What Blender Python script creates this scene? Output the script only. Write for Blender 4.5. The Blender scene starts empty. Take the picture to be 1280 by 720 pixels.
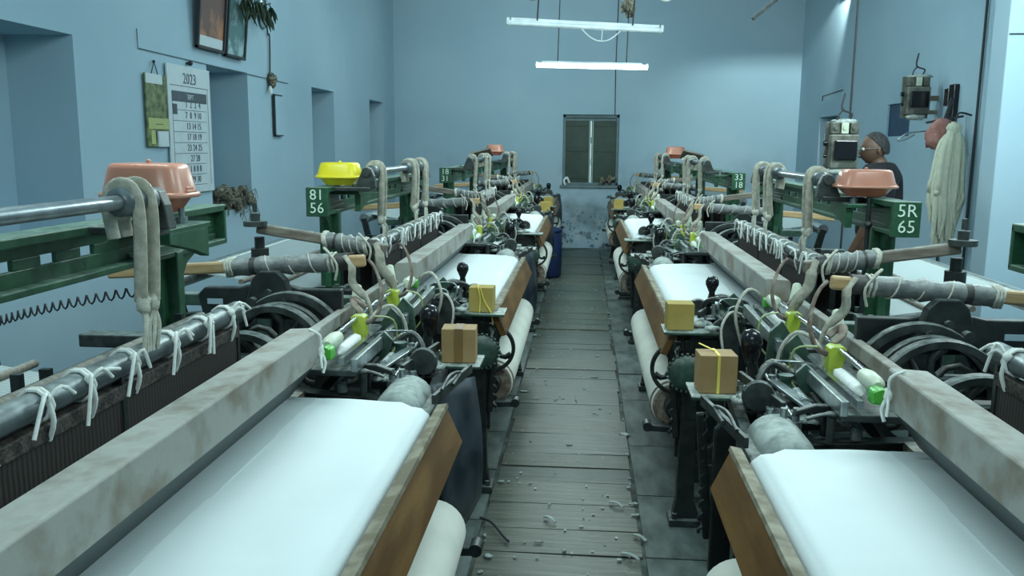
import bpy, math, random
from mathutils import Vector, Matrix, Euler
random.seed(7)
R = math.radians
S = bpy.context.scene
COL = S.collection

# ------------------------------------------------------------------ camera
cam_d = bpy.data.cameras.new('camera'); cam = bpy.data.objects.new('camera', cam_d); COL.objects.link(cam)
cam_d.sensor_width = 36; cam_d.lens = 1080/1280*36; cam_d.clip_start = .05
cam.location = (0, 0, 1.7)
fw = Vector((-math.sin(R(4.65))*math.cos(R(9.35)), math.cos(R(4.65))*math.cos(R(9.35)), -math.sin(R(9.35))))
cam.rotation_mode = 'QUATERNION'
q = fw.to_track_quat('-Z', 'Y')
cam.rotation_quaternion = q @ Euler((0, 0, R(.5))).to_quaternion()
S.camera = cam
# ------------------------------------------------------------------ world, exposure
w = bpy.data.worlds.new('world'); S.world = w; w.use_nodes = True
w.node_tree.nodes['Background'].inputs[0].default_value = (.35, .6, .8, 1)
w.node_tree.nodes['Background'].inputs[1].default_value = .15
S.view_settings.view_transform = 'Standard'; S.view_settings.look = 'None'
S.view_settings.gamma = 1; S.view_settings.use_curve_mapping = False
S.view_settings.exposure = -0.12
TUBE_W = 42.0          # watts of each fluorescent tube
TUBE_COL = (.83, 1.0, .97)

# ------------------------------------------------------------------ materials
def mat(name, c, c2=None, rough=.6, metal=0, scale=8, detail=4, lo=.4, hi=.65, dust=0, dustc=(.55, .62, .58), bump=0, bscale=None,
        stretch=None, emit=0, sheen=0, alpha=None, spec=.5):
    m = bpy.data.materials.new(name); m.use_nodes = True
    nt = m.node_tree; N = nt.nodes; L = nt.links; b = N['Principled BSDF']
    b.inputs['Roughness'].default_value = rough; b.inputs['Metallic'].default_value = metal
    b.inputs['Specular IOR Level'].default_value = spec
    c = tuple(c)+(1,)
    tc = N.new('ShaderNodeTexCoord'); mp = N.new('ShaderNodeMapping'); L.new(tc.outputs['Object'], mp.inputs[0])
    if stretch: mp.inputs['Scale'].default_value = stretch
    no = N.new('ShaderNodeTexNoise'); no.inputs['Scale'].default_value = scale; no.inputs['Detail'].default_value = detail
    L.new(mp.outputs[0], no.inputs['Vector'])
    c2 = (tuple(c2)+(1,)) if c2 else tuple(min(1, x*1.25) for x in c[:3])+(1,)
    mr = N.new('ShaderNodeMapRange'); mr.inputs[1].default_value = lo; mr.inputs[2].default_value = hi; L.new(no.outputs[0], mr.inputs[0])
    mx = N.new('ShaderNodeMix'); mx.data_type = 'RGBA'; mx.inputs[6].default_value = c; mx.inputs[7].default_value = c2
    L.new(mr.outputs[0], mx.inputs[0]); out = mx.outputs[2]
    if dust:
        g = N.new('ShaderNodeNewGeometry'); sx = N.new('ShaderNodeSeparateXYZ'); L.new(g.outputs['Normal'], sx.inputs[0])
        m1 = N.new('ShaderNodeMapRange'); m1.inputs[1].default_value = .2; m1.inputs[2].default_value = .95; L.new(sx.outputs[2], m1.inputs[0])
        n2 = N.new('ShaderNodeTexNoise'); n2.inputs['Scale'].default_value = 35; n2.inputs['Detail'].default_value = 5; L.new(tc.outputs['Object'], n2.inputs[0])
        m2 = N.new('ShaderNodeMapRange'); m2.inputs[1].default_value = .35; m2.inputs[2].default_value = .65; m2.inputs[3].default_value = .25; L.new(n2.outputs[0], m2.inputs[0])
        mu = N.new('ShaderNodeMath'); mu.operation = 'MULTIPLY'; L.new(m1.outputs[0], mu.inputs[0]); L.new(m2.outputs[0], mu.inputs[1])
        mu2 = N.new('ShaderNodeMath'); mu2.operation = 'MULTIPLY'; mu2.inputs[1].default_value = dust; L.new(mu.outputs[0], mu2.inputs[0])
        # thin film of lint everywhere
        ad = N.new('ShaderNodeMath'); ad.operation = 'MULTIPLY_ADD'; ad.inputs[1].default_value = dust*.12; L.new(m2.outputs[0], ad.inputs[0]); L.new(mu2.outputs[0], ad.inputs[2])
        dm = N.new('ShaderNodeMix'); dm.data_type = 'RGBA'; dm.inputs[7].default_value = tuple(dustc)+(1,)
        L.new(out, dm.inputs[6]); L.new(ad.outputs[0], dm.inputs[0]); out = dm.outputs[2]
    L.new(out, b.inputs['Base Color'])
    if bump:
        bn = N.new('ShaderNodeBump'); bn.inputs['Strength'].default_value = bump; bn.inputs['Distance'].default_value = .01
        n3 = N.new('ShaderNodeTexNoise'); n3.inputs['Scale'].default_value = bscale or scale*4; n3.inputs['Detail'].default_value = 6
        L.new(mp.outputs[0], n3.inputs['Vector']); L.new(n3.outputs[0], bn.inputs['Height']); L.new(bn.outputs[0], b.inputs['Normal'])
    if emit:
        b.inputs['Emission Color'].default_value = c; b.inputs['Emission Strength'].default_value = emit
    return m
def stripes(name, c, c2, freq, axis='Y', rough=.7, noise=0, dust=0):
    m = mat(name, c, c2, rough); nt = m.node_tree; N = nt.nodes; L = nt.links
    mx = [n for n in N if n.bl_idname == 'ShaderNodeMix'][0]
    wv = N.new('ShaderNodeTexWave'); wv.bands_direction = axis; wv.inputs['Scale'].default_value = freq; wv.inputs['Distortion'].default_value = noise
    tc = [n for n in N if n.bl_idname == 'ShaderNodeTexCoord'][0]
    L.new(tc.outputs['Object'], wv.inputs[0]); L.new(wv.outputs['Fac'], mx.inputs[0])
    return m
M = {}
M['green'] = mat('green_paint', (.008, .060, .026), (.014, .085, .036), .38, 0, 14, dust=.5, dustc=(.34, .47, .40))
M['dgreen'] = mat('dark_green_paint', (.008, .04, .025), (.02, .07, .045), .45, .0, 14, dust=.6)
M['iron'] = mat('black_iron', (.004, .007, .007), (.013, .018, .017), .42, .0, 20, dust=.25, dustc=(.3, .36, .34))
M['irond'] = mat('dusty_iron', (.008, .013, .012), (.035, .045, .042), .45, .0, 22, dust=.45, dustc=(.38,.44,.41))
M['steel'] = mat('worn_steel', (.22, .26, .27), (.38, .43, .43), .32, .75, 30, dust=.5)
M['pipe'] = mat('dull_steel_pipe', (.05, .065, .07), (.10, .125, .13), .38, .35, 12, dust=.6, dustc=(.4, .47, .47))
M['rod'] = mat('bright_rod', (.45, .5, .52), None, .2, .95, 20)
M['rod2'] = mat('dull_roller_rod', (.20, .24, .26), (.3, .34, .36), .28, .7, 20)
M['beam'] = mat('dusty_beam_wood', (.185, .155, .12), (.31, .315, .285), .75, 0, 6, 6, .40, .54, dust=.40, dustc=(.42, .45, .41), bump=.25)
M['board'] = mat('brown_board', (.10, .046, .010), (.19, .10, .030), .45, 0, 4, 6, bump=.15, stretch=(3, .6, 3))
M['edge'] = mat('worn_board_edge', (.14, .12, .075), (.30, .28, .21), .7, 0, 16)
M['tan'] = mat('tan_wood', (.42, .27, .12), (.55, .38, .19), .6, 0, 8, stretch=(1, 8, 8), dust=.25)
M['greywood'] = mat('grey_wood', (.13, .11, .085), (.22, .19, .15), .75, 0, 8, dust=.35, stretch=(1, 8, 8))
M['cloth'] = mat('white_cloth', (.66, .73, .735), (.69, .765, .77), .85, 0, 3, bump=.06, bscale=260)
M['warp'] = stripes('warp_threads', (.50, .57, .58), (.66, .73, .735), 55, 'Y', .7, 2)
M['warp2'] = stripes('back_warp', (.30, .36, .36), (.42, .49, .49), 18, 'Y', .7, 2)
M['roll'] = mat('cream_cloth_roll', (.62, .64, .56), (.72, .74, .66), .85, 0, 4, bump=.1)
M['heald'] = stripes('dark_healds', (.012, .010, .010), (.05, .042, .036), 22, 'Y', .55, 1.5)
M['healdtop'] = mat('oily_heald_top', (.02, .016, .014), (.09, .075, .06), .6, 0, 40, bump=.5)
M['reed'] = stripes('reed_wires', (.035, .045, .045), (.10, .12, .12), 60, 'Y', .5)
M['tape'] = mat('grey_tape', (.10, .11, .11), (.17, .18, .18), .45, 0, 25, dust=.4, bump=.2)
M['dtape'] = mat('dark_tape', (.03, .03, .03), (.07, .07, .065), .55, 0, 25)
M['rope'] = mat('cotton_cord', (.50, .50, .42), (.66, .66, .58), .9, 0, 60, bump=.5)
M['white'] = mat('white_cord', (.72, .76, .72), (.82, .86, .82), .9, 0, 60)
M['strap'] = mat('canvas_strap', (.36, .35, .28), (.52, .50, .42), .85, 0, 40, bump=.3)
M['leather'] = mat('dusty_leather', (.14, .10, .075), (.30, .26, .21), .7, 0, 30, bump=.2)
M['yellow'] = mat('yellow_plastic', (.85, .72, .015), (.88, .76, .03), .3)
M['lime'] = mat('lime_plastic', (.42, .54, .03), (.5, .6, .06), .4, dust=.35)
M['dlime'] = mat('faded_lime_band', (.24, .32, .07), (.38, .46, .2), .6, dust=.5)
M['lgreen'] = mat('green_plastic', (.07, .45, .04), (.12, .5, .06), .35, dust=.3)
M['pale'] = mat('pale_plastic', (.55, .62, .48), (.62, .68, .55), .4)
M['orange'] = mat('salmon_plastic', (.50, .215, .145), (.54, .245, .17), .28)
M['orangeb'] = mat('deep_salmon_plastic', (.48, .13, .075), (.52, .15, .09), .3)
M['blackp'] = mat('black_plastic', (.006, .006, .008), None, .18)
M['card'] = mat('cardboard', (.33, .21, .085), (.38, .25, .11), .8, 0, 10, dust=.1)
M['card2'] = mat('yellow_cardboard', (.36, .27, .065), (.40, .31, .09), .8, 0, 10)
M['cardt'] = mat('cardboard_tape', (.20, .115, .04), None, .4)
M['ytape'] = mat('yellow_band', (.75, .62, .12), None, .5)
M['gdust'] = mat('dust_coated_metal', (.13, .17, .16), (.30, .35, .33), .7, 0, 14, dust=.5, bump=.12)
M['lint'] = mat('lint', (.36, .42, .39), (.56, .62, .58), .95, 0, 30, bump=1)
M['junk'] = mat('fibre_waste', (.06, .055, .04), (.32, .30, .22), .95, 0, 40, bump=1)
M['wallm'] = mat('blue_wall_paint', (.325, .47, .555), (.385, .525, .60), .85, 0, .7, 6, .35, .7, bump=.06, bscale=25)
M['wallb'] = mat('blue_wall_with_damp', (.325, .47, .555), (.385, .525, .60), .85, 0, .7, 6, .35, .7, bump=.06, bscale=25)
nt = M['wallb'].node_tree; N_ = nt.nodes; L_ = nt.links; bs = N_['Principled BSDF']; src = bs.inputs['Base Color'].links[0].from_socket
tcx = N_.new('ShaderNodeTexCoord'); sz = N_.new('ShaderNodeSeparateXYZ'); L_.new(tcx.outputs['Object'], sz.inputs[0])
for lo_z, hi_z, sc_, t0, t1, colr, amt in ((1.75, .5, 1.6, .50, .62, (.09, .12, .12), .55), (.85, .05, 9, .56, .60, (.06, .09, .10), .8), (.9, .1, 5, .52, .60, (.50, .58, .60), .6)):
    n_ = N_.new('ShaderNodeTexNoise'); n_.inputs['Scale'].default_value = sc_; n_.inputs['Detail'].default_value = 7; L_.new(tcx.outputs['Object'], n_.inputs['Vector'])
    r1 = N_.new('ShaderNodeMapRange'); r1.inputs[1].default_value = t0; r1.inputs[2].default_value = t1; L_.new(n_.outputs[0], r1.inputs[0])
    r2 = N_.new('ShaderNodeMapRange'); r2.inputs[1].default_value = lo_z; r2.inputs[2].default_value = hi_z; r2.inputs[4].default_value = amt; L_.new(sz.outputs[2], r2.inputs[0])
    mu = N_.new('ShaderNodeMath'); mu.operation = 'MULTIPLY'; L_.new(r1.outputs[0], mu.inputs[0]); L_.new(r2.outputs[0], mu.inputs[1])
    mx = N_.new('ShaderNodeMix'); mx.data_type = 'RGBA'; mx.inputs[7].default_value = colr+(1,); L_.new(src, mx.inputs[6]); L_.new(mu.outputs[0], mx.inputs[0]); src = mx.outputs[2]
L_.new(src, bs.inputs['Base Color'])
M['ceil'] = mat('ceiling_paint', (.30, .45, .53), None, .9)
M['plank'] = mat('grey_floor_wood', (.038, .052, .040), (.125, .148, .12), .38, 0, 4, 8, .35, .68, bump=.35, bscale=14, stretch=(.6, 2.5, 1))
M['plank2'] = mat('pale_floor_wood', (.055, .066, .048), (.15, .16, .125), .38, 0, 4, 8, .35, .68, bump=.35, bscale=14, stretch=(.6, 2.5, 1))
M['stone'] = mat('dusty_stone', (.045, .064, .056), (.15, .185, .168), .65, 0, 3, 8, .35, .68, bump=.2, bscale=20)
M['gap'] = mat('dark_joint', (.03, .04, .034), (.10, .12, .105), .9, 0, 9)
M['wire'] = mat('dark_cable', (.02, .025, .03), None, .6)
M['gstring'] = mat('grey_string', (.09, .12, .13), None, .8)
M['tubeoff'] = mat('unlit_tube_glass', (.62, .72, .74), None, .25)
M['fitting'] = mat('white_fitting', (.55, .63, .65), None, .4)
M['lit'] = mat('lit_tube', (.85, .97, 1), None, .5, emit=9)
M['shutter'] = mat('dark_green_shutter', (.010, .035, .022), (.018, .05, .03), .5)
M['frameg'] = mat('window_frame_paint', (.12, .18, .19), None, .6)
M['day'] = mat('daylight_slit', (.7, .9, .8), None, .5, emit=.5)
M['pmull'] = mat('pale_mullion', (.30, .40, .36), None, .6)
M['dust'] = mat('soot_stain', (.12, .18, .22), None, .9)
M['skin'] = mat('brown_skin', (.12, .065, .042), (.15, .085, .058), .5)
M['hair'] = mat('dark_grey_hair', (.012, .012, .013), (.045, .045, .045), .7, 0, 60, bump=.25)
M['shirt'] = mat('black_shirt', (.006, .006, .010), (.012, .012, .016), .85)
M['trouser'] = mat('dark_trousers', (.015, .018, .028), None, .85)
M['specs'] = mat('glasses_metal', (.5, .5, .5), None, .15, .9)
M['paper'] = mat('calendar_paper', (.50, .58, .61), (.55, .63, .66), .6)
M['ink'] = mat('grey_ink', (.06, .08, .10), None, .7)
M['hank'] = mat('cotton_hank', (.66, .69, .54), (.84, .86, .70), .9, 0, 20, bump=.8, stretch=(8, 8, 1))
M['pink'] = mat('pink_cloth_bag', (.32, .13, .11), (.42, .24, .2), .8, 0, 12)
M['blue'] = mat('blue_plastic_drum', (.010, .022, .08), None, .4)
M['beige'] = mat('beige_enamel', (.05, .055, .042), (.15, .155, .125), .5, 0, 15, dust=.3)
M['photo1'] = mat('picture_orange_print', (.16, .09, .07), (.42, .19, .10), .15, 0, 3.5, 3, .45, .55)
M['photo2'] = mat('green_print_and_glare', (.10, .19, .19), (.36, .50, .52), .12, 0, 6, 3, .45, .6)  # pale mottling stands in for glare on the glass
M['leaf'] = mat('dark_leaves', (.015, .035, .015), (.03, .06, .03), .6)
M['paint_w'] = mat('white_paint_mark', (.62, .78, .66), None, .7)
M['poster'] = mat('poster_print', (.045, .07, .02), (.20, .24, .09), .3, 0, 14)
M['postery'] = mat('poster_yellow_print', (.36, .40, .15), None, .4)

# ------------------------------------------------------------------ mesh builder
def smooth_pts(pts, k=4):
    P = [Vector(p) for p in pts]; out = []
    for i in range(len(P)-1):
        p0 = P[max(0, i-1)]; p1 = P[i]; p2 = P[i+1]; p3 = P[min(len(P)-1, i+2)]
        for j in range(k):
            t = j/k
            out.append(.5*((2*p1)+(p2-p0)*t+(2*p0-5*p1+4*p2-p3)*t*t+(3*p1-p0-3*p2+p3)*t**3))
    out.append(P[-1]); return out
def frame_of(d):
    d = d.normalized(); up = Vector((0, 0, 1)) if abs(d.z) < .9 else Vector((0, 1, 0))
    a = d.cross(up).normalized(); return a, a.cross(d).normalized()
class B:
    def __init__(s): s.v = []; s.f = []; s.sm = []; s.g = []
    def add(s, vs, fs, sm=False):
        n = len(s.v); s.v += [tuple(v) for v in vs]; s.f += [tuple(i+n for i in f) for f in fs]; s.sm += [sm]*len(fs); s.g.append((n, len(s.v), len(s.f)-len(fs), len(s.f))); return s
    def box(s, a, b):
        (x0, y0, z0), (x1, y1, z1) = a, b
        return s.add([(x0, y0, z0), (x1, y0, z0), (x1, y1, z0), (x0, y1, z0), (x0, y0, z1), (x1, y0, z1), (x1, y1, z1), (x0, y1, z1)],
                     [(0, 3, 2, 1), (4, 5, 6, 7), (0, 1, 5, 4), (1, 2, 6, 5), (2, 3, 7, 6), (3, 0, 4, 7)])
    def cbox(s, c, d, rot=None):
        m = Euler(rot).to_matrix() if rot else Matrix.Identity(3); c = Vector(c); vs = []
        for z in (-1, 1):
            for x, y in ((-1, -1), (1, -1), (1, 1), (-1, 1)): vs.append(c+m @ Vector((x*d[0]/2, y*d[1]/2, z*d[2]/2)))
        return s.add(vs, [(0, 3, 2, 1), (4, 5, 6, 7), (0, 1, 5, 4), (1, 2, 6, 5), (2, 3, 7, 6), (3, 0, 4, 7)])
    def bar(s, p, q, w, h):
        p = Vector(p); q = Vector(q); a, b = frame_of(q-p); vs = []
        for c in (p, q):
            for i, j in ((-1, -1), (1, -1), (1, 1), (-1, 1)): vs.append(c+a*i*w/2+b*j*h/2)
        return s.add(vs, [(3, 2, 1, 0), (4, 5, 6, 7), (0, 1, 5, 4), (1, 2, 6, 5), (2, 3, 7, 6), (3, 0, 4, 7)])
    def tube(s, pts, r, n=7, closed=False, flat=1.0):
        P = [Vector(p) for p in pts]; k = len(P); vs = []; fs = []
        rr = r if isinstance(r, (list, tuple)) else [r]*k
        pa = None
        for i, p in enumerate(P):
            if closed: d = P[(i+1) % k]-P[i-1]
            else: d = P[min(i+1, k-1)]-P[max(i-1, 0)]
            if d.length < 1e-9: d = Vector((0, 0, 1))
            d.normalize()
            if pa is None: a, b = frame_of(d)
            else:
                a = pa-d*pa.dot(d)
                if a.length < 1e-6: a, _ = frame_of(d)
                a.normalize(); b = a.cross(d)
            pa = a
            for j in range(n):
                t = 2*math.pi*j/n; vs.append(p+a*math.cos(t)*rr[i]+b*math.sin(t)*rr[i]*flat)
        for i in range(k if closed else k-1):
            for j in range(n):
                i2 = (i+1) % k; fs.append((i*n+j, i*n+(j+1) % n, i2*n+(j+1) % n, i2*n+j))
        s.add(vs, fs, True)
        if not closed: s.add([vs[j] for j in range(n)]+[vs[(k-1)*n+j] for j in range(n)], [tuple(range(n))[::-1], tuple(range(n, 2*n))])
        return s
    def cyl(s, p, q, r, n=16): return s.tube([p, q], r, n)
    def lathe(s, prof, o, ax=(0, 0, 1), n=24, sx=1, sy=1, cap=True, sm=True):
        o = Vector(o); ax = Vector(ax).normalized(); a, b = frame_of(ax); vs = []; fs = []
        if abs(ax.z) > .99: a, b = Vector((1, 0, 0)), Vector((0, 1, 0))
        for r, t in prof:
            for j in range(n):
                th = 2*math.pi*j/n; vs.append(o+ax*t+a*math.cos(th)*r*sx+b*math.sin(th)*r*sy)
        for i in range(len(prof)-1):
            for j in range(n): fs.append((i*n+j, i*n+(j+1) % n, (i+1)*n+(j+1) % n, (i+1)*n+j))
        s.add(vs, fs, sm)
        if cap:
            k = len(prof)-1
            s.add(vs[:n]+vs[k*n:], [tuple(range(n))[::-1], tuple(range(n, 2*n))])
        return s
    def prism(s, poly, ax, a, b):
        def P(p, t): return {'x': (t, p[0], p[1]), 'y': (p[0], t, p[1]), 'z': (p[0], p[1], t)}[ax]
        n = len(poly); vs = [P(p, a) for p in poly]+[P(p, b) for p in poly]
        return s.add(vs, [tuple(range(n))[::-1], tuple(range(n, 2*n))]+[(i, (i+1) % n, n+(i+1) % n, n+i) for i in range(n)])
    def grid(s, fn, nu, nv, th=0):
        vs = []; fs = []
        for i in range(nu+1):
            for j in range(nv+1): vs.append(fn(i/nu, j/nv))
        for i in range(nu):
            for j in range(nv):
                a = i*(nv+1)+j; fs.append((a, a+1, a+nv+2, a+nv+1))
        return s.add(vs, fs, True)
    def blob(s, c, r, n=8, k=6, jit=.15, rnd=random):
        c = Vector(c); vs = []; fs = []; rx, ry, rz = r if isinstance(r, (tuple, list)) else (r, r, r)
        for i in range(k+1):
            ph = math.pi*i/k
            for j in range(n):
                th = 2*math.pi*j/n; q = 1+rnd.uniform(-jit, jit)*(0 < i < k)
                vs.append(c+Vector((rx*math.sin(ph)*math.cos(th)*q, ry*math.sin(ph)*math.sin(th)*q, rz*math.cos(ph)*q)))
        for i in range(k):
            for j in range(n): fs.append((i*n+j, i*n+(j+1) % n, (i+1)*n+(j+1) % n, (i+1)*n+j))
        return s.add(vs, fs, True)
    def mesh(s, name, m, off=(0, 0, 0), sx=1):
        me = bpy.data.meshes.new(name)
        me.from_pydata([((v[0]-off[0])*sx, v[1]-off[1], v[2]-off[2]) for v in s.v], [], s.f if sx > 0 else [f[::-1] for f in s.f])
        me.polygons.foreach_set('use_smooth', s.sm); me.materials.append(m); me.update()
        return me
def link(name, me, parent=None, loc=(0, 0, 0)):
    o = bpy.data.objects.new(name, me); COL.objects.link(o); o.location = loc
    if parent: o.parent = parent
    return o
JOINED = {'grid_print', 'leaves', 'strands', 'lint_dust', 'lint_coat', 'clutter'}
LAST = []
def pieces(b):
    """the separate pieces of a builder: primitives whose bounds touch belong together"""
    n = len(b.g); bb = []
    for (v0, v1, f0, f1) in b.g:
        vs = b.v[v0:v1]; bb.append([min(v[k] for v in vs)-.0015 for k in range(3)]+[max(v[k] for v in vs)+.0015 for k in range(3)])
    p = list(range(n))
    def find(i):
        while p[i] != i: i = p[i]
        return i
    for i in range(n):
        for j in range(i):
            if all(bb[i][k] <= bb[j][k+3] and bb[j][k] <= bb[i][k+3] for k in range(3)): p[find(i)] = find(j)
    out = {}
    for i in range(n): out.setdefault(find(i), []).append(i)
    res = []
    for ids in out.values():
        c = B()
        for i in ids:
            v0, v1, f0, f1 = b.g[i]; k = len(c.v)-v0; c.v += b.v[v0:v1]; c.f += [tuple(x+k for x in f) for f in b.f[f0:f1]]; c.sm += b.sm[f0:f1]
        res.append(c)
    return res
def obj(name, b, m, parent=None, off=(0, 0, 0), loc=None, bevel=0, sx=1):
    """a mesh object; off is the point of the builder's coordinates that becomes the origin; separate pieces of a part become parts of their own"""
    if parent is not None and name not in JOINED and len(b.g) > 1:
        ps = pieces(b)
        if len(ps) > 1:
            r = [obj1(name, c, m, parent, off, loc, bevel, sx) for c in ps]; LAST[:] = r; return r[0]
    o = obj1(name, b, m, parent, off, loc, bevel, sx); LAST[:] = [o]; return o
def obj1(name, b, m, parent=None, off=(0, 0, 0), loc=None, bevel=0, sx=1):
    o = link(name, b.mesh(name, M[m] if isinstance(m, str) else m, off, sx), parent, loc if loc is not None else ((0, 0, 0) if parent else off))
    if bevel:
        md = o.modifiers.new('bevel', 'BEVEL'); md.width = bevel; md.segments = 2; md.limit_method = 'ANGLE'
    return o
def tag(o, label, cat, group=None):
    o['label'] = label; o['category'] = cat
    if group: o['group'] = group
    return o
def empty(name, loc, label, cat, group=None):
    o = bpy.data.objects.new(name, None); COL.objects.link(o); o.location = loc; o.empty_display_size = .1
    return tag(o, label, cat, group)
def struct(o): o['kind'] = 'structure'; return o
def stuff(o): o['kind'] = 'stuff'; return o
def text_obj(name, txt, size, m, parent, mw, th=.001):
    cu = bpy.data.curves.new(name, 'FONT'); cu.body = txt; cu.size = size; cu.align_x = 'CENTER'; cu.align_y = 'CENTER'; cu.extrude = th; cu.offset = -size*.004; cu.resolution_u = 2
    t = bpy.data.objects.new(name, cu); COL.objects.link(t)
    dg = bpy.context.evaluated_depsgraph_get(); me = bpy.data.meshes.new_from_object(t.evaluated_get(dg))
    bpy.data.objects.remove(t); me.materials.clear(); me.materials.append(M[m])
    o = link(name, me, parent); o.matrix_local = mw; return o

# ------------------------------------------------------------------ tube lights
def tube_light(c, length, label, lit=True, ang=0, hang=4.2, wires=True):
    r = empty('tube_light', c, label, 'lamp', None); r.rotation_euler = (0, R(ang), 0)
    h = length/2
    obj('glass_tube', B().cyl((-h, 0, 0), (h, 0, 0), .026 if lit else .018, 14), 'lit' if lit else 'tubeoff', r)
    if not lit: obj('batten', B().box((-h+.02, .02, .0), (h-.02, .05, .045)), 'fitting', r, bevel=.004)
    else: obj('batten', B().box((-h+.06, -.014, .022), (h-.06, .014, .045)), 'fitting', r, bevel=.004)
    for s_ in (-1, 1):
        obj('end_cap', B().cyl((s_*h, 0, 0), (s_*(h-.03), 0, 0), .021, 12).box((s_*h-.01, -.015, -.01), (s_*h+.01, .02, .04)), 'fitting', r)
        if wires: obj('hanging_wire', B().tube([(s_*h*.62, .01, .03), (s_*h*.62, .01, hang-c[2])], .006, 6), 'wire', r)
    if lit:
        for a, e, z, yy in ((0, TUBE_W*.62, -.035, 0), (R(112), TUBE_W*.42, .0, .034), (R(-112), TUBE_W*.42, .0, -.034)):
            ld = bpy.data.lights.new('tube_glow', 'AREA'); ld.shape = 'RECTANGLE'; ld.size = length; ld.size_y = .05; ld.energy = e; ld.color = TUBE_COL
            lo = bpy.data.objects.new('tube_glow', ld); COL.objects.link(lo); lo.parent = r; lo.location = (0, yy, z); lo.rotation_euler = (a, 0, 0)
    return r
tube_light((.06, 9.7, 2.56), 1.2, 'lit fluorescent tube hanging on two wires before the far blue wall', True, 1.2)
t = tube_light((-.02, 7.0, 2.62), 1.2, 'unlit white tube fitting hanging slightly tilted above the lit one', False, 3.0)
obj('loose_wire', B().tube(smooth_pts([(-.02, -.01, -.02), (.05, -.03, -.08), (.12, -.03, -.105), (.2, -.02, -.09), (.28, 0, -.02)]), .006, 6).tube([(.14, -.03, -.10), (.14, -.03, -.02)], .004, 5), 'fitting', t)
for x, y, lb in ((-1.35, 2.6, 'lit fluorescent tube above the nearest left loom, outside the frame'), (1.35, 2.4, 'lit fluorescent tube above the nearest right loom, outside the frame'),
                 (0, 5.2, 'lit fluorescent tube over the middle of the aisle, outside the frame'), (0, -.6, 'lit fluorescent tube over the aisle behind the camera'),):
    tube_light((x, y, 2.95), 1.2, lb, True)
for x, y, z, lb in ((2.5, 5.2, 3.15, 'lit fluorescent tube near the bright stub wall, outside the frame'), (2.75, 4.9, 2.95, 'second tube added to brighten the stub wall, lower and outside the frame'), (-1.0, 8.3, 3.95, 'unseen tube added high on the ceiling above the third left loom'),  # second stub-wall tube is extra, only to brighten that wall
                    (1.3, 8.6, 3.95, 'unseen tube added high on the ceiling above the third right loom'), (-.9, 11.6, 4.1, 'unseen tube added high on the ceiling above the farthest left loom')):  # ceiling tubes added out of view to light the far area
    tube_light((x, y, z), 1.2, lb, True)
fl_ = empty('added_flood_lamp', (3.36, 12.0, 3.95), 'added unseen flood lamp making the bright patch at the right end of the far wall', 'lamp')  # added unseen lamp, throws the bright patch on the far wall
obj('shade', B().box((-.25, .25, -.0865), (.08, .26, .15)).box((.06, -.1, -.2), (.07, .5, .15)).box((-.25, -.1, .14), (.08, .26, .15)).box((-.25, -.11, -.25), (.08, -.10, .15)), 'iron', fl_)  # plates cut the added beam to the patch's edges
obj('bracket', B().cyl((0, 0, .15), (0, 0, .3), .012, 8), 'iron', fl_)
ld = bpy.data.lights.new('added_flood_glow', 'SPOT'); ld.shadow_soft_size = .02; ld.spot_size = R(75); ld.spot_blend = .8; ld.energy = 260; ld.color = TUBE_COL
lo = bpy.data.objects.new('added_flood_glow', ld); COL.objects.link(lo); lo.parent = fl_; lo.rotation_mode = 'QUATERNION'; lo.rotation_quaternion = Vector((-.35, 2.6, -1.9)).to_track_quat('-Z', 'Y')

# ------------------------------------------------------------------ the room
XL, XR, YB, YN, H, T = -3.2, 3.45, 14.6, -2.5, 4.25, .5
def wall_open(name, x0, x1, opens, yn, yb, closed_x):
    b = B(); y = yn
    for (a, c, z0, z1) in opens:
        b.box((x0, y, 0), (x1, a, H)); b.box((x0, a, 0), (x1, c, z0)); b.box((x0, a, z1), (x1, c, H))
        xa, xb = (x0, x0+.05) if closed_x == 'lo' else (x1-.05, x1)
        b.box((xa, a, z0), (xb, c, z1)); y = c
    b.box((x0, y, 0), (x1, yb, H))
    return struct(obj(name, b, 'wallm'))
wall_open('wall_left', XL-T, XL, [(.62, 1.52, 1.1, 2.36), (4.43, 5.33, 1.1, 2.36), (7.27, 8.17, 1.1, 2.36), (10.13, 11.04, 1.1, 2.36), (12.9, 13.8, 1.1, 2.36)], YN, YB, 'lo')
wall_open('wall_right', XR, XR+T, [(9.7, 10.4, 1.84, 2.2), (12.3, 13.3, 1.0, 2.15)], YN, YB, 'hi')
wx0, wx1, wz0, wz1 = -.36, .57, 1.06, 2.22
b = B(); b.box((XL-T, YB, 0), (wx0, YB+.4, H)); b.box((wx1, YB, 0), (XR+T, YB+.4, H)); b.box((wx0, YB, 0), (wx1, YB+.4, wz0)); b.box((wx0, YB, wz1), (wx1, YB+.4, H))
struct(obj('wall_back', b, 'wallb'))
struct(obj('wall_front', B().box((XL-T, YN-.3, 0), (XR+T, YN, H)), 'wallm'))
struct(obj('wall_stub', B().box((2.93, 6.5, 0), (XR, 6.75, H)), 'wallm', bevel=.01))
struct(obj('ceiling', B().box((XL-T, YN-.3, H), (XR+T, YB+.4, H+.2)), 'ceil'))
fl = struct(obj('floor', B().box((XL-T, YN-.3, -.25), (XR+T, YB+.4, -.012)), 'gap'))
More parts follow.
